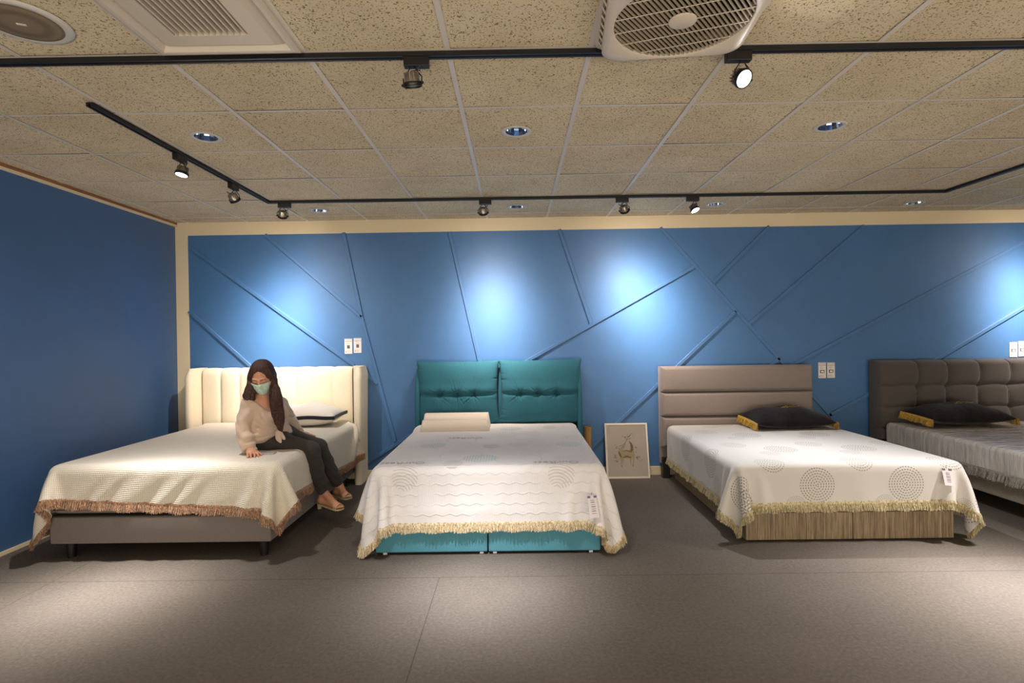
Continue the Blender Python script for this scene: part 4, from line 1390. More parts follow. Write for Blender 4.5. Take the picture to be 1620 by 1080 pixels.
def pad2(name, x0, x1, z0, z1, yb, yf, r, mat, parent, bulge=0.012):
    U_, V_ = np.meshgrid(rim_samples(70), rim_samples(44))
    rim = np.minimum((1 - np.abs(U_)) * (x1 - x0) / 2, (1 - np.abs(V_)) * (z1 - z0) / 2)
    e = np.clip(rim / r, 0, 1); dep = (yb - yf) * np.sqrt(np.clip(1 - (1 - e) ** 2, 0, 1)) + bulge * (1 - U_ ** 6) * (1 - V_ ** 2)
    X = (x0 + x1) / 2 + U_ * (x1 - x0) / 2; Z = (z0 + z1) / 2 + V_ * (z1 - z0) / 2
    me = grid_mesh(name, np.stack([X, yb - dep, Z], -1)[:, ::-1])
    o = link(name, me, mat, parent, True)
    return L(o)
b = MBd(); b.box(1.415, 2.882, 5.385, 5.472, 0.13, 1.085, 0.012, 3); L(b.build('headboard_back', m_taupe, t, True, 40))
for z0, z1 in ((0.838, 1.088), (0.602, 0.836), (0.30, 0.600)):
    pad2('headboard_pad', 1.413, 2.884, z0, z1, 5.39, 5.315, 0.032, m_taupe, t)
for x in (1.455, 2.845):
    b = MBd(); b.box(x - 0.035, x + 0.035, 5.34, 5.42, 0, 0.20, 0.004); L(b.build('headboard_leg', m_black, t))
mattress(1.472, 2.948, 3.655, 5.31, 0.236, 0.506, 'mattress under the dotted ring bedspread on the taupe bed')
P, flat = drape((1.165, 3.272), (3.395, 5.29), 0.0235, 0.510,
                [(1.460, 2.960, 3.640, 5.6, 0.10, 0.510, 0.04), (1.500, 2.918, 3.642, 5.5, -0.5, 0.235, 0.01), (1.0, 1.41 + 0.0, 5.30, 5.6, 0, 1.1, 0.02)],
                rot=0.004, seed=33, noise=0.005, steps=150, pin=(1.53, 2.89, 3.71, 9))
P = hang_folds(P, 1.46, 2.96, 3.645, 0.510, 0.003, 2.6, 0.2, 9)
P3 = P
bedspread('bedspread', P, flat, m_sheet3, 'warm white bedspread with grey dotted rings and straw-gold fringe, on the taupe bed', m_fr_olive, 0.046, 13, 'bedspreads on the display beds', scallop=0.010, scal_w=0.052)
product_card(P3, 1497, 740, 1503, 768, 'white product card hanging on the ring-patterned spread of the taupe bed', material('grey_green_print', srgb(96, 100, 96), 0.6), w=0.062, Y=3.55)

# black velvet cushions with gold fringe
m_velvet = material('black_velvet', srgb(20, 17, 22), 0.8, spec=0.15, sheen=0.12)
n = NT(m_velvet); nz = n.noise(n.coords('Object'), 9, 4, 0.6); n.link(n.ramp(nz, [(0.35, srgb(14, 12, 17)), (0.75, srgb(34, 29, 34))]), n.bsdf.inputs['Base Color']); n.bump(nz, 0.35, 0.03)
m_goldf = silk('bright_gold_fringe', srgb(150, 108, 20), srgb(232, 190, 60))
m_goldt = material('gold_thread', srgb(216, 176, 90), 0.4, metal=0.3)
def velvet_cushion(loc, rz, W_, D_, T_, label, seed, sh, tilt):
    o, (ex, ey, up_, lo_) = pillow('cushion', W_, D_, T_, loc, rz, m_velvet, label, 'cushion', 'black velvet cushions with gold fringe', pinch=0.05, n=44, tilt=tilt)
    for col_, s in ((0, -1), (-1, 1)):
        e = np.stack([ex[:, col_], ey[:, col_], np.full(44, T_ * 0.38 * 1.0) - 0.012], -1)
        if s < 0: e = e[::-1]
        N = np.tile(np.array([s, 0, 0.0]), (44, 1))
        fm = fringe_mesh('fringe', e, N, 0.05, 0.0022, seed, 0.0, 0.05, braid=0.016, lean=0.15)
        fo = link('fringe', fm, m_goldf, o); fo['label'] = 'gold fringe'
        # strands stop on the sheet instead of sinking into it
        co = np.empty(len(fm.vertices) * 3, np.float32); fm.vertices.foreach_get('co', co); co = co.reshape(-1, 3)
        low = co[:, 2] < 0.004
        co[low, 0] += s * (0.004 - co[low, 2]) * 0.7; co[low, 2] = 0.004
        fm.vertices.foreach_set('co', co.ravel())
    # embroidered mark: two words and an ellipse
    e = flat_text('AiBed', 0.052, Vector((0.02, 0.02, 0)), Matrix.Rotation(0.0, 3, 'Z'), m_goldt, None, 'embroidery')
    e.parent = o
    b = MBd()
    K = 40
    for q in range(K):
        a0, a1 = 2 * PI * q / K, 2 * PI * (q + 1) / K
        r0, r1 = 1.0, 0.90
        b.poly([(0.055 + 0.075 * r * math.cos(a), 0.02 + 0.040 * r * math.sin(a), 0) for r, a in ((r0, a0), (r0, a1), (r1, a1), (r1, a0))])
    e2 = b.build('embroidery', m_goldt, o)
    from mathutils.interpolate import poly_3d_calc
    for ob in (e, e2):
        for vtx in ob.data.vertices:
            x, y = vtx.co.x + sh[0], vtx.co.y + sh[1]
            k_ = ((ex - x) ** 2 + (ey - y) ** 2)
            j, i = np.unravel_index(k_.argmin(), k_.shape)
            vtx.co = (x, y, up_[j, i] + 0.0025)
    return o
velvet_cushion((2.50, 5.09, 0.532), 0.03, 0.72, 0.40, 0.185, 'black velvet cushion with gold fringe on the taupe bed', 3, (-0.02, -0.03), 0.07)

# ================================================================== BED 4: dark tufted headboard, plastic-wrapped
m_char = fabric('charcoal_brown_upholstery', srgb(82, 77, 75), 0.14, 300, 0.3)
t = empty('bed', (4.3, 4.5, 0))
tag(t, 'bed at the right edge with a dark grey square-tufted headboard', 'bed', 'display beds along the blue wall')
X0, X1, Z0, Z1 = 3.505, 5.13, 0.36, 1.118
xs = [3.505, 3.897, 4.181, 4.489, 4.783, X1]
zsm = [0.46, 0.665, 0.872]
U_, V_ = np.meshgrid(np.linspace(X0, X1, 260), np.linspace(Z0, Z1, 130))
wig = 0.013 * np.sin((V_ - zsm[1]) * PI / 0.207)
dv = np.full_like(U_, 9.0)
for x in xs[1:-1]:
    dv = np.minimum(dv, np.abs(U_ + wig - x))
dh = np.full_like(U_, 9.0)
for z in zsm:
    dh = np.minimum(dh, np.abs(V_ - z + 0.005 * np.cos((U_ - 3.9) * 2 * PI / 0.29)))
edge = np.minimum(np.minimum(U_ - X0, X1 - U_), Z1 - V_)
f1 = 1 - np.exp(-(dv / 0.028)) ; f2 = 1 - np.exp(-(dh / 0.022))
e = np.clip(edge / 0.05, 0, 1)
dep = 0.085 * np.sqrt(np.clip(1 - (1 - e) ** 2, 0, 1)) * (0.55 + 0.45 * f1) + 0.022 * f2 * np.clip(e * 2, 0, 1) - 0.01
dep -= 0.028 * np.exp(-np.sqrt(dv ** 2 + dh ** 2) / 0.02) * (e > 0.5)
Yg = 5.40 - dep
Zg = V_ - 0.010 * np.exp(-dv / 0.03) * np.clip((V_ - 1.0) / 0.11, 0, 1)
o = link('tufted_pad', grid_mesh('tufted_pad', np.stack([U_, Yg, Zg], -1)[:, ::-1]), m_char, t, True); L(o)
b = MBd(); b.box(X0 + 0.004, X1, 5.39, 5.474, 0.10, 1.112, 0.015, 3); L(b.build('headboard_back', m_char, t, True, 40))
for x in xs[1:-1]:
    zc = np.linspace(Z0, Z1 - 0.004, 60)
    pts = []
    for z in zc:
        xx = x - 0.013 * math.sin((z - zsm[1]) * PI / 0.207)
        i = int(np.clip((xx - X0) / (X1 - X0) * 259, 0, 259)); j = int(np.clip((z - Z0) / (Z1 - Z0) * 129, 0, 129))
        pts.append((xx, Yg[j, i] - 0.001, z))
    b = MBd(); b.tube(pts, 0.0035, 6); L(b.build('piping', m_char, t, True))
b = MBd(); b.box(3.60, 5.10, 3.30, 5.34, 0.142, 0.262, 0.010, 3); L(b.build('base', fabric('grey_beige_base_fabric', srgb(132, 122, 108), 0.1, 240, 0.3), t, True, 40))
for x in (3.70, 4.99):
    for y in (3.40, 5.2):
        b = MBd(); b.cyl((x, y, 0), (x, y, 0.145), 0.024, 0.03, 18); L(b.build('leg', m_black, t, True, 40))
# mattress with a grey printed border sheet, wrapped in clear plastic film
m_film = material('mattress_wrapped_in_clear_film', srgb(178, 168, 158), 0.14, spec=0.8)
n = NT(m_film); v = n.coords('Object')
tx = n.noise(n.coords('Object', scale=(1, 1, 1)), 5.0, 3, 0.55)
cr = n.noise(n.coords('Object', scale=(1.0, 3.2, 0.7)), 6.5, 3, 0.5)
n.link(n.ramp(n.noise(v, 3.2, 2), [(0.3, srgb(184, 176, 168)), (0.7, srgb(212, 205, 198))]), n.bsdf.inputs['Base Color'])
n.bump(cr, 0.65, 0.035)
xs_ = 3.545
U_, V_ = 0, 0
b = MBd(); b.box(3.548, 5.08, 3.30, 5.30, 0.265, 0.525, 0.045, 5)
bmesh.ops.subdivide_edges(b.bm, edges=b.bm.edges[:], cuts=3, use_grid_fill=True)
o = b.build('mattress', m_film, None, True)
from mathutils import noise as mn
o.modifiers.new('subdivision', 'SUBSURF').render_levels = 3
o.modifiers['subdivision'].subdivision_type = 'SIMPLE'; o.modifiers['subdivision'].levels = 3
tx_ = bpy.data.textures.new('film_creases', 'CLOUDS'); tx_.noise_scale = 0.10; tx_.noise_depth = 2
dm = o.modifiers.new('creases', 'DISPLACE'); dm.texture = tx_; dm.strength = 0.016; dm.mid_level = 0.5; dm.texture_coords = 'LOCAL'
tag(o, 'mattress wrapped in wrinkled clear plastic film on the tufted grey bed', 'mattress')
m_fr_grey = silk('grey_fringe', srgb(104, 98, 90), srgb(168, 160, 150))
yy = np.linspace(5.27, 3.32, 120)
C = np.stack([np.full(120, 3.536), yy, 0.335 + 0.004 * np.sin(yy * 5)], -1)
fm = fringe_mesh('fringe', C, np.tile(np.array([-1.0, 0, 0]), (120, 1)), 0.062, 0.0024, 5, 0.0, 0.05, lean=0.1)
fo = link('fringe', fm, m_fr_grey, o); fo['label'] = 'grey fringe under the film'
velvet_cushion((4.05, 5.06, 0.550), 0.03, 0.76, 0.40, 0.185, 'black velvet cushion with gold fringe on the plastic-wrapped bed at the right edge', 4, (0.0, -0.03), 0.07)

# ================================================================== PRICE CARDS ON THE WALL
def wall_card(px, py0, py1, label, kind, group):
    a, c = at(px, py0, YB), at(px, py1, YB)
    h = a.z - c.z; w = 0.078
    o = empty('price_card', (a.x, YB + 0.0035, c.z)); tag(o, label, 'price card', group)
    b = MBd(); b.box(-w / 2, w / 2, -0.0042, -0.0032, -0.001, h, 0); b.build('sleeve', material('clear_sleeve', srgb(206, 204, 210), 0.15), o)
    b = MBd(); b.box(-w / 2 + 0.003, w / 2 - 0.003, -0.0052, -0.0043, 0.002, h - 0.014); b.build('card', m_wcard, o)
    b = MBd(); b.box(-w / 2 + 0.003, w / 2 - 0.003, -0.0058, -0.0052, h - 0.030, h - 0.024); b.build('header_band', m_print_l, o)
    b = MBd()
    rg = random.Random(int(px))
    if kind == 0:
        b.box(-0.013, 0.015, -0.0060, -0.0053, 0.052, 0.086)
    else:
        for x0, x1, z0, z1 in ((-0.022, 0.022, 0.075, 0.082), (0.016, 0.022, 0.050, 0.082), (-0.022, -0.012, 0.050, 0.078), (-0.022, 0.012, 0.050, 0.056)): b.box(x0, x1, -0.0060, -0.0053, z0, z1)
    b.build('product_photo', m_print, o)
    b = MBd()
    for q in range(4):
        z = 0.092 + q * 0.008; b.box(-0.022, rg.uniform(0.0, 0.022), -0.0058, -0.0053, z, z + 0.0022)
    b.box(-0.028, -0.020, -0.0058, -0.0053, 0.012, 0.030)
    for q in range(3): b.box(-0.014, rg.uniform(0.01, 0.025), -0.0058, -0.0053, 0.014 + q * 0.008, 0.016 + q * 0.008)
    b.build('print', m_print_l, o)
m_wcard = material('white_paper_card', srgb(232, 226, 224), 0.6)
m_print_l = material('grey_print', srgb(168, 156, 150), 0.6)
g_ = 'pairs of price cards on the blue wall'
wall_card(551, 535.5, 559.5, 'left price card of the pair above the right end of the ivory headboard', 0, g_)
wall_card(565.5, 534.5, 558, 'right price card of the pair above the right end of the ivory headboard', 0, g_)
wall_card(1300.5, 573, 598, 'left price card of the pair beside the taupe headboard', 1, g_)
wall_card(1314.5, 573, 597.5, 'right price card of the pair beside the taupe headboard', 1, g_)
wall_card(1603, 541, 564.5, 'left price card of the pair above the tufted grey headboard', 1, g_)
wall_card(1617, 539.5, 563.5, 'price card cut by the right edge of the photo, above the tufted grey headboard', 1, g_)

# ================================================================== ORGANIC SURFACES FROM BLENDED VOLUMES
class Field:
    """signed distance grid, meshed with surface nets"""
    def __init__(s, lo, hi, h):
        s.h = h; s.lo = np.array(lo, float)
        s.n = np.ceil((np.array(hi) - s.lo) / h).astype(int) + 1
        s.v = np.full(s.n, 1.0, np.float32)

    def _blk(s, a, b, m):
        lo = np.maximum(0, np.floor((np.minimum(a, b) - m - s.lo) / s.h).astype(int))
        hi = np.minimum(s.n, np.ceil((np.maximum(a, b) + m - s.lo) / s.h).astype(int) + 1)
        sl = tuple(slice(l, max(l, h_)) for l, h_ in zip(lo, hi))
        ax = [s.lo[k] + s.h * np.arange(lo[k], max(lo[k], hi[k])) for k in range(3)]
        return sl, np.stack(np.meshgrid(*ax, indexing='ij'), -1).astype(np.float32)

    def join(s, sl, d, k):
        o = s.v[sl]
        hh = np.clip(0.5 + 0.5 * (o - d) / k, 0, 1)
        s.v[sl] = o * (1 - hh) + d * hh - k * hh * (1 - hh)

    def cap(s, a, b, ra, rb=None, k=0.02, sq=None):
        """round cone from a to b; sq = (axis vector, factor) flattens it along a direction"""
        rb = ra if rb is None else rb
        a, b = np.array(a, float), np.array(b, float)
        sl, G = s._blk(a, b, max(ra, rb) * 1.1 + k + 2 * s.h)
        if G.size == 0: return
        ba = b - a; L2 = max((ba * ba).sum(), 1e-9)
        t = np.clip(((G - a) @ ba) / L2, 0, 1)
        q = G - a - t[..., None] * ba
        if sq is not None:
            ax, f = np.array(sq[0], float), sq[1]; ax = ax / np.linalg.norm(ax)
            c = (q @ ax)[..., None] * ax
            q = q - c + c * f
        d = np.sqrt((q * q).sum(-1)) - (ra + (rb - ra) * t)
        s.join(sl, d, k)

    def ell(s, c, r, M=None, k=0.02, cut=False):
        c = np.array(c, float); r = np.array(r, float)
        m = r.max() + k + 2 * s.h
        sl, G = s._blk(c, c, m)
        if G.size == 0: return
        q = G - c
        if M is not None: q = q @ np.array(M)          # columns of M = local axes
        k0 = np.sqrt(((q / r) ** 2).sum(-1)); k1 = np.sqrt(((q / (r * r)) ** 2).sum(-1)) + 1e-9
        d = k0 * (k0 - 1) / k1
        if cut:
            o = s.v[sl]; d = -d
            hh = np.clip(0.5 - 0.5 * (o - d) / k, 0, 1)
            s.v[sl] = o * (1 - hh) + d * hh + k * hh * (1 - hh)
        else:
            s.join(sl, d, k)

    def chain(s, pts, rs, k=0.02, sq=None, dens=8):
        # resample the polyline smoothly, unite hard, then blend once
        pts = np.array(pts, float); rs = np.array(rs, float)
        u = np.arange(len(pts)); uu = np.linspace(0, len(pts) - 1, (len(pts) - 1) * dens + 1)
        Pp = np.stack([np.interp(uu, u, pts[:, q]) for q in range(3)], -1); R = np.interp(uu, u, rs)
        for _ in range(dens):
            Pp[1:-1] = (Pp[:-2] + Pp[1:-1] * 2 + Pp[2:]) / 4; R[1:-1] = (R[:-2] + R[1:-1] * 2 + R[2:]) / 4
        lo, hi = Pp.min(0), Pp.max(0)
        sl, G = s._blk(lo, hi, rs.max() * 1.1 + k + 2 * s.h)
        if G.size == 0: return
        D = np.full(G.shape[:3], 1.0, np.float32)
        for a, b, ra, rb in zip(Pp, Pp[1:], R, R[1:]):
            ba = b - a; t = np.clip(((G - a) @ ba) / max((ba * ba).sum(), 1e-12), 0, 1)
            q = G - a - t[..., None] * ba
            if sq is not None:
                ax = np.array(sq[0], float); ax = ax / np.linalg.norm(ax); c = (q @ ax)[..., None] * ax; q = q - c + c * sq[1]
            D = np.minimum(D, np.sqrt((q * q).sum(-1)) - (ra + (rb - ra) * t))
        s.join(sl, D, k)

    def grid(s):
        ax = [s.lo[k] + s.h * np.arange(s.n[k]) for k in range(3)]
        return np.meshgrid(*ax, indexing='ij')

    def mesh(s, name):
        v = s.v; ins = v < 0
        nx, ny, nz = v.shape
        cnt = np.zeros((nx - 1, ny - 1, nz - 1), np.int8)
        for i in (0, 1):
            for j in (0, 1):
                for k in (0, 1): cnt += ins[i:nx - 1 + i, j:ny - 1 + j, k:nz - 1 + k]
        act = (cnt > 0) & (cnt < 8)
        I = np.argwhere(act)
        idx = np.full(act.shape, -1, np.int64); idx[act] = np.arange(len(I))
        acc = np.zeros((len(I), 3)); num = np.zeros(len(I))
        for ax in range(3):
            oth = [q for q in range(3) if q != ax]
            for a in (0, 1):
                for b_ in (0, 1):
                    o0 = np.zeros(3, int); o0[oth[0]] = a; o0[oth[1]] = b_
                    o1 = o0.copy(); o1[ax] = 1
                    A = v[tuple((I + o0).T)]; B = v[tuple((I + o1).T)]
                    x = (A < 0) != (B < 0)
                    t = A / np.where(x, A - B, 1)
                    p = I + o0 + (o1 - o0) * t[:, None]
                    acc[x] += p[x]; num[x] += 1
        V = acc / num[:, None] * s.h + s.lo
        F = []
        for ax in range(3):
            a1, a2 = [(1, 2), (2, 0), (0, 1)][ax]
            sl0 = [slice(1, n_ - 1) for n_ in v.shape]; sl1 = list(sl0)
            sl0[ax] = slice(0, v.shape[ax] - 1); sl1[ax] = slice(1, v.shape[ax])
            A, B = ins[tuple(sl0)], ins[tuple(sl1)]
            for flip, msk in ((0, A & ~B), (1, ~A & B)):
                E = np.argwhere(msk)
                if not len(E): continue
                for q in range(3):
                    if q != ax: E[:, q] += 1
                def c(d1, d2):
                    e = E.copy(); e[:, a1] -= d1; e[:, a2] -= d2
                    return idx[tuple(e.T)]
                quad = np.stack([c(1, 1), c(0, 1), c(0, 0), c(1, 0)], -1)
                if flip: quad = quad[:, ::-1]
                F.append(quad)
        F = np.concatenate(F)
        return np_mesh(name, V, F)


def to_smooth(me, name, mat, parent, it=3, fac=0.5):
    o = link(name, me, mat, parent, True)
    if it:
        sm = o.modifiers.new('smooth', 'SMOOTH'); sm.iterations = it; sm.factor = fac
    if parent is not None and parent.type == 'EMPTY': L(o)
    elif parent is not None: L2(o)
    return o


def L2(o):
    return o


# ================================================================== THE SEATED WOMAN
A3 = lambda px, py, Y: np.array(at(px, py, Y))
m_skin = material('skin', srgb(206, 150, 122), 0.55, spec=0.35)
m_skin.node_tree.nodes['Principled BSDF'].inputs['Subsurface Weight'].default_value = 0.12
m_skin.node_tree.nodes['Principled BSDF'].inputs['Subsurface Scale'].default_value = 0.02
m_skin.node_tree.nodes['Principled BSDF'].inputs['Subsurface Radius'].default_value = (1.0, 0.35, 0.2)

# joints
pelvis = A3(436, 696, 4.10)
hipR, hipL = A3(430, 700, 4.02), A3(447, 692, 4.20)
waist = A3(424, 674, 4.03)
chest = A3(417, 650, 3.94)
neckb = A3(416, 630, 3.885)
shR, shL = A3(395, 637, 3.84), A3(440, 639, 4.05)
wrR = np.array(at_z(395, 709, 0.648)); elR = A3(385, 675, 3.80)
elL, wrL = A3(457, 663, 4.26), A3(474, 684, 4.42)
kneeR, kneeL = A3(492, 712, 4.02), A3(504, 707, 4.19)
ankR, ankL = A3(511, 778, 4.13), A3(535, 766, 4.33)
headc = A3(414.5, 597, 3.845)

# head frame: face looks toward the camera's lower right
fwd = np.array([0.16, -0.86, -0.48]); fwd /= np.linalg.norm(fwd)
rgt_ = np.cross(fwd, np.array([0.0, 0, 1.0])); rgt_ = -rgt_ if rgt_[0] < 0 else rgt_; rgt_ /= np.linalg.norm(rgt_)
tilt_ = 0.06
upv = np.cross(rgt_, fwd); upv = upv if upv[2] > 0 else -upv; upv /= np.linalg.norm(upv)
r2 = rgt_ * math.cos(tilt_) + upv * math.sin(tilt_); u2 = upv * math.cos(tilt_) - rgt_ * math.sin(tilt_)
rgt_, upv = r2, u2
HM = np.stack([rgt_, fwd, upv], 1)
def hp(x, y, z): return headc + HM @ np.array([x, y, z])

f = Field((-2.12, 3.50, 0.08), (-1.10, 4.64, 1.30), 0.0055)
# trunk
f.cap(hipR, hipL, 0.098, 0.098, 0.04)
f.cap(pelvis, waist, 0.105, 0.092, 0.05); f.cap(waist, chest, 0.090, 0.098, 0.05)
f.cap(chest, neckb + np.array([0, 0, -0.03]), 0.098, 0.055, 0.05)
f.cap(shR, shL, 0.048, 0.048, 0.05)
f.cap(neckb, headc + HM @ np.array([0, -0.03, -0.05]), 0.043, 0.040, 0.03)
# head: cranium, face, jaw
f.ell(hp(0, -0.022, 0.025), (0.074, 0.092, 0.086), HM, 0.02)
f.ell(hp(0, 0.015, -0.025), (0.061, 0.070, 0.085), HM, 0.02)
f.ell(hp(0, 0.040, -0.078), (0.034, 0.034, 0.028), HM, 0.02)
for s in (-1, 1):
    f.ell(hp(s * 0.036, 0.052, -0.030), (0.022, 0.020, 0.020), HM, 0.015)       # cheek
    f.ell(hp(s * 0.029, 0.084, 0.012), (0.016, 0.012, 0.010), HM, 0.006, cut=True)  # eye socket
    f.ell(hp(s * 0.029, 0.066, 0.010), (0.0145, 0.0125, 0.0115), HM, 0.003)     # eyeball under lid
    f.ell(hp(s * 0.072, -0.012, -0.010), (0.009, 0.018, 0.028), HM, 0.008)      # ear
    f.cap(hp(s * 0.012, 0.078, 0.028), hp(s * 0.044, 0.066, 0.029), 0.006, 0.005, 0.008)  # brow ridge
f.cap(hp(0, 0.080, 0.018), hp(0, 0.100, -0.022), 0.0075, 0.0125, 0.010)            # nose
f.cap(hp(-0.014, 0.084, -0.050), hp(0.014, 0.084, -0.050), 0.007, 0.007, 0.008)    # lips
# arms
for a, b_, c in ((shR, elR, wrR), (shL, elL, wrL)):
    f.cap(a, b_, 0.044, 0.034, 0.02); f.cap(b_, c, 0.034, 0.0215, 0.015)
# legs
for hp_, kn, an in ((hipR, kneeR, ankR), (hipL, kneeL, ankL)):
    f.cap(hp_, kn, 0.082, 0.055, 0.03); f.cap(kn, an * 0.4 + kn * 0.6 + np.array([-0.008, 0.012, 0]), 0.053, 0.048, 0.02)
    f.cap(an * 0.4 + kn * 0.6 + np.array([-0.008, 0.012, 0]), an, 0.048, 0.026, 0.02)
# feet: toes lead to the right, slightly toward the camera
FEET = []
for an, tx_, ty_ in ((ankR, A3(540, 803, 4.02), 0), (ankL, A3(553, 786, 4.26), 0)):
    toe = tx_; dirf = toe - an; dirf[2] = 0; dirf /= np.linalg.norm(dirf)
    sd = np.cross(dirf, [0, 0, 1.0])
    heel = an - dirf * 0.035 + np.array([0, 0, -0.062])
    ball = toe - dirf * 0.045 + np.array([0, 0, 0.008])
    f.cap(an, heel + dirf * 0.02, 0.029, 0.026, 0.015)
    f.cap(an + dirf * 0.012, ball, 0.029, 0.020, 0.02)
    f.cap(heel, ball, 0.023, 0.022, 0.02)
    f.cap(ball - sd * 0.018, ball + sd * 0.020, 0.015, 0.014, 0.012)
    for q in range(5):
        o_ = (q - 2) * 0.0125
        sgn = 1
        l = (0.040, 0.040, 0.036, 0.031, 0.026)[q]
        b0 = ball + sd * o_ - dirf * 0.004
        f.cap(b0, b0 + dirf * l + np.array([0, 0, -0.006]), 0.0085 if q else 0.0105, 0.0065 if q else 0.0085, 0.004)
    FEET.append((an, heel, ball, toe, dirf, sd))
# right hand, palm down on the sheet, fingers toward the lower right around the phone
hdir = np.array(at_z(404, 724, 0.62)) - wrR; hdir[2] = -0.028; hdir /= np.linalg.norm(hdir); hdir[2] = -0.24; hdir /= np.linalg.norm(hdir)
hside = np.cross(hdir, [0, 0, 1.0]); hside /= np.linalg.norm(hside)      # toward the little finger / thumb axis
SH = 0.603
palmc = wrR + hdir * 0.045
f.chain([wrR, palmc, palmc + hdir * 0.025], [0.023, 0.027, 0.025], 0.012, sq=([0, 0, 1.0], 1.3))
f.cap(palmc - hside * 0.016 + hdir * 0.016, palmc + hside * 0.016 + hdir * 0.016, 0.017, 0.017, 0.012, sq=([0, 0, 1.0], 1.2))
HANDS = []
def finger(root, d1, l1, d2, l2, d3, l3, r):
    p0 = np.array(root); p1 = p0 + d1 * l1; p2 = p1 + d2 * l2; p3 = p2 + d3 * l3
    f.cap(p0, p1, r, r * 0.95, 0.004); f.cap(p1, p2, r * 0.95, r * 0.88, 0.002); f.cap(p2, p3, r * 0.88, r * 0.75, 0.002)
    return p1, p2, p3
def nv(v): v = np.array(v, float); return v / np.linalg.norm(v)
palm_h = palmc + hdir * 0.032
for q, (off, sc_, spread) in enumerate(((-0.026, 0.92, -0.28), (-0.009, 1.0, -0.08), (0.008, 0.93, 0.10), (0.024, 0.76, 0.26))):
    d1 = nv(hdir + hside * spread * 0.7 + np.array([0, 0, 0.12])); d2 = nv(hdir * 0.8 + hside * spread * 0.4 + np.array([0, 0, -0.9])); d3 = nv(hdir * 0.25 + hside * spread * 0.2 + np.array([0, 0, -1.2]))
    HANDS.append(finger(palm_h + hside * off + np.array([0, 0, 0.002]), d1, 0.036 * sc_, d2, 0.024 * sc_, d3, 0.019 * sc_, 0.0082))
thd = nv(hdir * 0.75 - hside * 0.75 + np.array([0, 0, -0.25]))
finger(palmc - hside * 0.020 - hdir * 0.008, thd, 0.030, nv(thd + hdir * 0.5), 0.026, nv(thd + hdir * 0.9 + np.array([0, 0, -0.2])), 0.022, 0.0095)
# left hand resting on the sheet behind her
ld = nv(A3(500, 689, 4.50) - wrL); ld[2] = min(ld[2], -0.12); ld = nv(ld)
ls = nv(np.cross(ld, [0, 0, 1.0]))
pl = wrL + ld * 0.040
f.chain([wrL, pl, pl + ld * 0.025], [0.020, 0.022, 0.020], 0.012, sq=([0, 0, 1.0], 1.4))
for q, (off, sc_, spread) in enumerate(((-0.024, 0.9, -0.25), (-0.008, 1.0, -0.08), (0.008, 0.93, 0.08), (0.022, 0.76, 0.24))):
    d1 = nv(ld + ls * spread); d2 = nv(ld + ls * spread + np.array([0, 0, -0.2])); d3 = nv(ld + ls * spread + np.array([0, 0, -0.35]))
    finger(pl + ld * 0.030 + ls * off, d1, 0.036 * sc_, d2, 0.024 * sc_, d3, 0.019 * sc_, 0.0078)
td = nv(ld + ls * 0.8)
finger(pl + ls * 0.018 - ld * 0.01, td, 0.030, nv(td + ld * 0.5), 0.024, nv(td + ld), 0.018, 0.009)

t = empty('person', (float(pelvis[0]), float(pelvis[1]), 0.60))
person = tag(t, 'person with long brown hair and green face mask sitting on the corner bed', 'person')
body = to_smooth(f.mesh('body'), 'body', m_skin, t, 2)

# eyes looking down: lash line and brows, each a small curved strip on the face
m_hair = material('dark_brown_hair', srgb(58, 38, 32), 0.5, spec=0.35)
def face_strip(name, pts, w, mat):
    b = MBd(); b.tube([hp(*p) for p in pts], w, 6)
    o = b.build(name, mat, t, True); L(o); return o
for s in (-1, 1):
    face_strip('eyelash', [(s * 0.016, 0.0770, 0.0035), (s * 0.024, 0.0795, 0.0005), (s * 0.033, 0.0785, 0.0000), (s * 0.042, 0.0735, 0.0040)], [0.0010, 0.0019, 0.0021, 0.0012], m_hair)
    face_strip('eyebrow', [(s * 0.013, 0.0870, 0.0285), (s * 0.022, 0.0860, 0.0325), (s * 0.034, 0.0810, 0.0330), (s * 0.045, 0.0720, 0.0280)], [0.0016, 0.0024, 0.0022, 0.0010], material('eyebrow_brown', srgb(92, 62, 48), 0.7))

# surgical mask: shell over nose, mouth and chin with pleats
m_mask = material('pale_green_face_mask', srgb(184, 214, 200), 0.8)
n = NT(m_mask); nz = n.noise(n.coords('Object'), 60, 2); n.link(n.ramp(nz, [(0.40, srgb(180, 212, 198)), (0.60, srgb(216, 232, 220))]), n.bsdf.inputs['Base Color'])
rows = []
for i in range(17):
    v_ = i / 16
    r = []
    for j in range(25):
        a = -1 + 2 * j / 24
        ang = a * 1.28
        z = -0.004 - 0.082 * v_ + 0.010 * (1 - a * a) * (1 - v_) - 0.012 * (1 - a * a) * v_ + 0.012 * a * a * (v_ - 0.3)
        R_x = 0.0665 - 0.012 * v_ * abs(a)
        y = 0.020 + 0.071 * math.cos(ang) + 0.020 * math.exp(-(a / 0.28) ** 2) * math.exp(-((v_ - 0.25) / 0.35) ** 2) + (0.004 * (1 - v_))
        y -= 0.018 * max(0, v_ - 0.6) / 0.4
        x = R_x * math.sin(ang) / math.sin(1.28) * (1 - 0.22 * v_ ** 2)
        y += 0.0016 * math.sin(v_ * 2 * PI * 3) * (1 - a ** 4)
        r.append(hp(x, y, z))
    rows.append(r)
o = link('face_mask', grid_mesh('face_mask', np.array(rows)), m_mask, t, True); L(o)
so = o.modifiers.new('thickness', 'SOLIDIFY'); so.thickness = 0.0015; so.offset = 0
mask = o
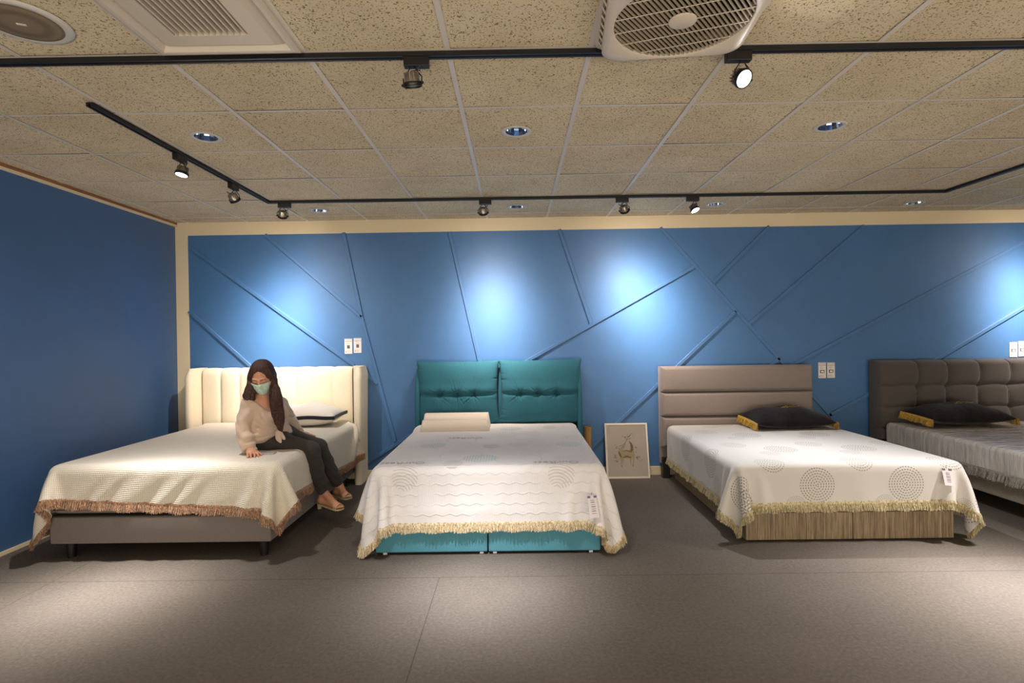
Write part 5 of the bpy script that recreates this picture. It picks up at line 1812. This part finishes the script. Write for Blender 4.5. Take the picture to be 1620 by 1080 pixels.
for s in (-1, 1):
    b = MBd()
    b.tube([hp(s * 0.066, 0.042, -0.012), hp(s * 0.074, 0.012, 0.006), hp(s * 0.078, -0.016, 0.012), hp(s * 0.078, -0.024, -0.010), hp(s * 0.070, 0.0, -0.045), hp(s * 0.056, 0.038, -0.070)], 0.0012, 6)
    e_ = b.build('ear_loop', m_mask, mask); L2(e_); e_.data.transform(Matrix.Translation(-Vector(t.location)))

# hair: cap, side falls, long lock in front of the shoulder
m_hair_n = NT(m_hair)
n = m_hair_n
hv = n.coords('Object', scale=(1, 1, 0.10))
hn = n.noise(hv, 210, 3, 0.7)
n.link(n.ramp(hn, [(0.32, srgb(34, 22, 20)), (0.55, srgb(66, 42, 35)), (0.75, srgb(136, 86, 64))]), n.bsdf.inputs['Base Color'])
n.bump(hn, 0.7, 0.006)
g = Field((-2.02, 3.60, 0.60), (-1.56, 4.14, 1.26), 0.0045)
g.ell(hp(0, -0.026, 0.028), (0.081, 0.099, 0.093), HM, 0.02)
g.ell(hp(0, -0.050, -0.04), (0.076, 0.062, 0.095), HM, 0.03)
# image-right fall: from the crown over the shoulder to the waist
g.chain([hp(0.052, 0.010, 0.078), hp(0.072, 0.026, 0.030), hp(0.078, 0.026, -0.030), A3(438, 622, 3.82), A3(440, 645, 3.865), A3(443, 666, 3.885), A3(444, 684, 3.90)], [0.014, 0.018, 0.024, 0.034, 0.040, 0.034, 0.012], 0.010, sq=([0, 1, 0], 1.5))
g.chain([hp(0.074, 0.0, -0.03), A3(433, 628, 3.82), A3(434, 650, 3.85), A3(438, 672, 3.875)], [0.026, 0.030, 0.028, 0.010], 0.012)
# image-left fall, cut blunt above the shoulder
g.chain([hp(-0.052, 0.010, 0.078), hp(-0.072, 0.024, 0.026), hp(-0.080, 0.016, -0.022), A3(396, 610, 3.79), A3(391, 626, 3.79)], [0.014, 0.018, 0.022, 0.028, 0.032], 0.010, sq=([0, 1, 0], 1.5))
g.chain([hp(-0.070, 0.0, -0.03), A3(401, 616, 3.80), A3(400, 629, 3.81)], [0.022, 0.026, 0.022], 0.012)
# back of the hair down to the shoulder blades
g.chain([hp(0, -0.08, -0.03), A3(418, 625, 3.97), A3(424, 650, 4.06)], [0.070, 0.066, 0.04], 0.03, sq=(fwd, 1.5))
# the face stays open up to the hairline
g.ell(hp(0.002, 0.094, 0.012), (0.058, 0.068, 0.084), HM, 0.006, cut=True)
g.ell(hp(0.0, 0.070, -0.100), (0.050, 0.07, 0.060), HM, 0.008, cut=True)
X_, Y_, Z_ = g.grid()
q_ = np.stack([X_ - headc[0], Y_ - headc[1], Z_ - headc[2]], -1) @ HM
an = np.arctan2(q_[..., 0], q_[..., 1] + 0.02)
up_m = np.clip((q_[..., 2] + 0.02) / 0.04, 0, 1)
g.v += (0.0013 * np.sin(an * 30) * up_m + 0.0013 * np.sin((X_ * 1.0 + Y_ * 0.5) * 330 + 1.2 * np.sin(Z_ * 9)) * (1 - up_m)).astype(np.float32)
g.v += (0.004 * np.exp(-(q_[..., 0] / 0.004) ** 2) * (q_[..., 2] > 0.06)).astype(np.float32)
hair = to_smooth(g.mesh('hair'), 'hair', m_hair, t, 1)

# blouse: loose V-neck with wide sleeves, knotted at the waist
m_blouse = material('pale_pink_beige_satin', srgb(204, 180, 162), 0.6, spec=0.35, sheen=0.3)
n = NT(m_blouse); nz = n.noise(n.coords('Object'), 26, 3); n.bump(nz, 0.25, 0.01)
w = Field((-2.12, 3.50, 0.55), (-1.45, 4.52, 1.08), 0.0055)
w.cap(pelvis + np.array([0.0, -0.01, 0.05]), waist, 0.118, 0.112, 0.05)
w.cap(waist, chest, 0.112, 0.118, 0.05); w.cap(chest, neckb + np.array([0, 0, -0.035]), 0.112, 0.062, 0.05)
w.cap(shR, shL, 0.060, 0.060, 0.05)
w.ell(A3(410, 682, 3.93), (0.10, 0.12, 0.085), None, 0.05)
# bust
w.ell(chest + np.array([0.055, -0.055, -0.02]), (0.055, 0.06, 0.055), None, 0.04)
w.ell(chest + np.array([0.10, 0.055, -0.02]), (0.05, 0.055, 0.055), None, 0.04)
# right sleeve, full, gathered at the wrist
mR = elR * 0.45 + wrR * 0.55 + np.array([-0.008, -0.004, 0.0])
w.chain([shR + np.array([0.004, 0, -0.01]), (shR + elR) / 2 + np.array([-0.004, -0.004, 0]), elR + np.array([-0.006, 0, 0]), mR, wrR + np.array([-0.010, 0.012, 0.006])], [0.050, 0.050, 0.049, 0.052, 0.050], 0.02)
w.chain([shL, (shL + elL) / 2, elL, wrL], [0.056, 0.056, 0.054, 0.036], 0.03)
# neckline V: cut a wedge down from the neck
vn = A3(424, 650, 3.82)
for i in range(7):
    f_ = i / 6
    c_ = (neckb + np.array([0.012, -0.055, 0.02])) * (1 - f_) + (A3(430, 657, 3.80)) * f_
    w.ell(c_, (0.046 * (1 - f_) + 0.008, 0.055, 0.036 * (1 - f_) + 0.014), None, 0.006, cut=True)
w.ell(neckb + np.array([0, 0.0, 0.045]), (0.060, 0.060, 0.050), None, 0.008, cut=True)
# open wrist end
w.ell(wrR + hdir * 0.045 + np.array([0.0, 0, -0.022]), (0.062, 0.062, 0.034), None, 0.004, cut=True)
# folds: run diagonally to the knot, rings on the sleeve
X_, Y_, Z_ = w.grid()
kn = A3(441, 684, 3.90)
rk = np.sqrt((X_ - kn[0]) ** 2 + (Z_ - kn[2]) ** 2) + 1e-6
ak = np.arctan2(Z_ - kn[2], X_ - kn[0])
tors = np.clip((X_ + 1.93) / 0.05, 0, 1)
w.v += (0.0052 * np.sin(ak * 17 + rk * 9) * np.exp(-((rk - 0.11) / 0.11) ** 2) * tors).astype(np.float32)
slv = 1 - np.clip((X_ + 1.90) / 0.05, 0, 1)
w.v += (0.0040 * np.sin(Z_ * 78 + X_ * 60 + 3.0 * np.sin(X_ * 45 + Y_ * 20)) * slv * np.exp(-((Z_ - 0.76) / 0.13) ** 2)).astype(np.float32)
w.v += (0.0035 * np.sin(Z_ * 36 - X_ * 70 + Y_ * 30) ).astype(np.float32)
# knot and its two tails
w.ell(kn, (0.026, 0.024, 0.022), None, 0.012)
w.chain([kn, A3(440, 692, 3.88), A3(444, 699, 3.87)], [0.018, 0.024, 0.010], 0.01, sq=([0, 1, 0], 1.8))
w.chain([kn, A3(446, 690, 3.90), A3(450, 694, 3.90)], [0.016, 0.020, 0.010], 0.01, sq=([0, 1, 0], 1.8))
blouse = to_smooth(w.mesh('blouse'), 'blouse', m_blouse, t, 2)

# jeans
m_jean = fabric('washed_black_denim', srgb(60, 57, 55), 0.25, 380, 0.35, sheen=0.1)
j = Field((-2.02, 3.80, 0.22), (-1.20, 4.46, 0.82), 0.0055)
j.cap(hipR, hipL, 0.106, 0.106, 0.04); j.cap(pelvis, waist, 0.112, 0.098, 0.05)
for hp_, kn_, an in ((hipR, kneeR, ankR), (hipL, kneeL, ankL)):
    j.cap(hp_, kn_, 0.091, 0.064, 0.03)
    md = an * 0.4 + kn_ * 0.6 + np.array([-0.008, 0.012, 0])
    en = an * 0.93 + kn_ * 0.07
    j.cap(kn_, md, 0.062, 0.056, 0.02); j.cap(md, en, 0.056, 0.046, 0.02)
X_, Y_, Z_ = j.grid()
for kn_ in (kneeR, kneeL):
    rr_ = np.sqrt((X_ - kn_[0] + 0.03) ** 2 + (Y_ - kn_[1]) ** 2 + (Z_ - kn_[2] + 0.03) ** 2)
    j.v += (0.0042 * np.sin(rr_ * 190) * np.exp(-((rr_ - 0.04) / 0.05) ** 2)).astype(np.float32)
j.v += (0.0025 * np.sin(Z_ * 95 + 6 * np.sin(X_ * 22 + Y_ * 9)) * np.clip((0.50 - Z_) / 0.1, 0, 1)).astype(np.float32)
j.v += (0.0030 * np.sin(X_ * 60 + Z_ * 80) * np.clip((-1.62 - X_) / 0.06, 0, 1)).astype(np.float32)
# cut hems flat
for an, kn_ in ((ankR, kneeR), (ankL, kneeL)):
    dd = nv(an - kn_); c_ = an + dd * 0.002
    j.ell(c_ + dd * 0.055, (0.075, 0.075, 0.062), None, 0.003, cut=True)
jeans = to_smooth(j.mesh('jeans'), 'jeans', m_jean, t, 2)

# sandals: sole, heel block, straps
m_gold = material('pale_gold_sandal', srgb(204, 188, 146), 0.4, metal=0.25)
for an, heel, ball, toe, dirf, sd in FEET:
    sole0 = heel + np.array([0, 0, -0.028]); sole1 = ball + np.array([0, 0, -0.022]); sole2 = ball + dirf * 0.052 + np.array([0, 0, -0.020])
    b = MBd()
    rows = []
    N_ = 22
    pr_ = []
    for i in range(N_):
        f_ = i / (N_ - 1)
        if f_ < 0.62: c_ = sole0 - dirf * 0.024 * (1 - f_ / 0.62) + (sole1 - sole0) * (f_ / 0.62)
        else: c_ = sole1 + (sole2 - sole1) * ((f_ - 0.62) / 0.38)
        wd = 0.037 * (0.60 + 0.40 * math.sin(min(1, f_ * 1.15) * PI * 0.62)) * (1 - max(0, (f_ - 0.8) / 0.2) ** 3 * 0.55) * (1 - max(0, (0.12 - f_) / 0.12) ** 2 * 0.4)
        pr_.append((c_, wd))
    Rg = [[b.bm.verts.new(Vector(c_ + sd * wd * q + np.array([0, 0, dz]))) for q, dz in ((-1, 0.004), (1, 0.004), (1, -0.004), (-1, -0.004))] for c_, wd in pr_]
    for A, B_ in zip(Rg, Rg[1:]):
        for q in range(4): b.bm.faces.new((A[q], A[(q + 1) % 4], B_[(q + 1) % 4], B_[q]))
    b.bm.faces.new(Rg[0]); b.bm.faces.new(Rg[-1])
    hb = sole0 - dirf * 0.004
    b.cyl(hb + np.array([0, 0, -0.002]), hb + np.array([0, 0, -0.042]) - dirf * 0.004, 0.020, 0.015, 14)
    sole = L(b.build('sandal', m_gold, t, True, 40))
    def strap(c_, wd, hgt, tw=0.0):
        b = MBd(); pts = []
        for q in range(13):
            a = PI * q / 12
            pts.append(c_ + sd * wd * math.cos(a) + np.array([0, 0, hgt * math.sin(a) ** 0.8 - 0.004]) + dirf * tw * math.cos(a))
        b.tube(pts, 0.0042, 6)
        o = b.build('strap', m_gold, sole, True); o.data.transform(Matrix.Translation(-Vector(t.location)))
    strap(sole1 + dirf * 0.022, 0.036, 0.043); strap(sole1 - dirf * 0.010, 0.035, 0.050, 0.004)
    an_c = an + dirf * 0.004 + np.array([0, 0, -0.012])
    b = MBd(); b.tube([an_c + (dirf * math.cos(a) * 0.036 + sd * math.sin(a) * 0.032) + np.array([0, 0, 0.008 * math.cos(a)]) for a in np.linspace(0, 2 * PI, 19)], 0.0035, 6)
    o = b.build('strap', m_gold, sole, True); o.data.transform(Matrix.Translation(-Vector(t.location)))

# phone held flat under her fingers
pc_ = np.array(at_z(424, 717.5, 0.605)); pc_[2] = SH
b = MBd(); b.box(-0.050, 0.050, -0.032, 0.032, 0.0, 0.0075, 0.003, 3); o = b.build('phone', material('silver_grey_phone', srgb(176, 172, 170), 0.35, metal=0.2), None, True, 40)
o.location = (pc_[0], pc_[1], 0.6035); o.rotation_euler = (0, 0, 0.10)
tag(o, 'grey mobile phone lying flat under her right hand on the bedspread', 'phone')
b = MBd(); b.box(-0.046, 0.046, -0.029, 0.029, 0.0074, 0.0080, 0.0002, 1); b.build('screen', material('phone_screen', srgb(170, 168, 170), 0.3), o)
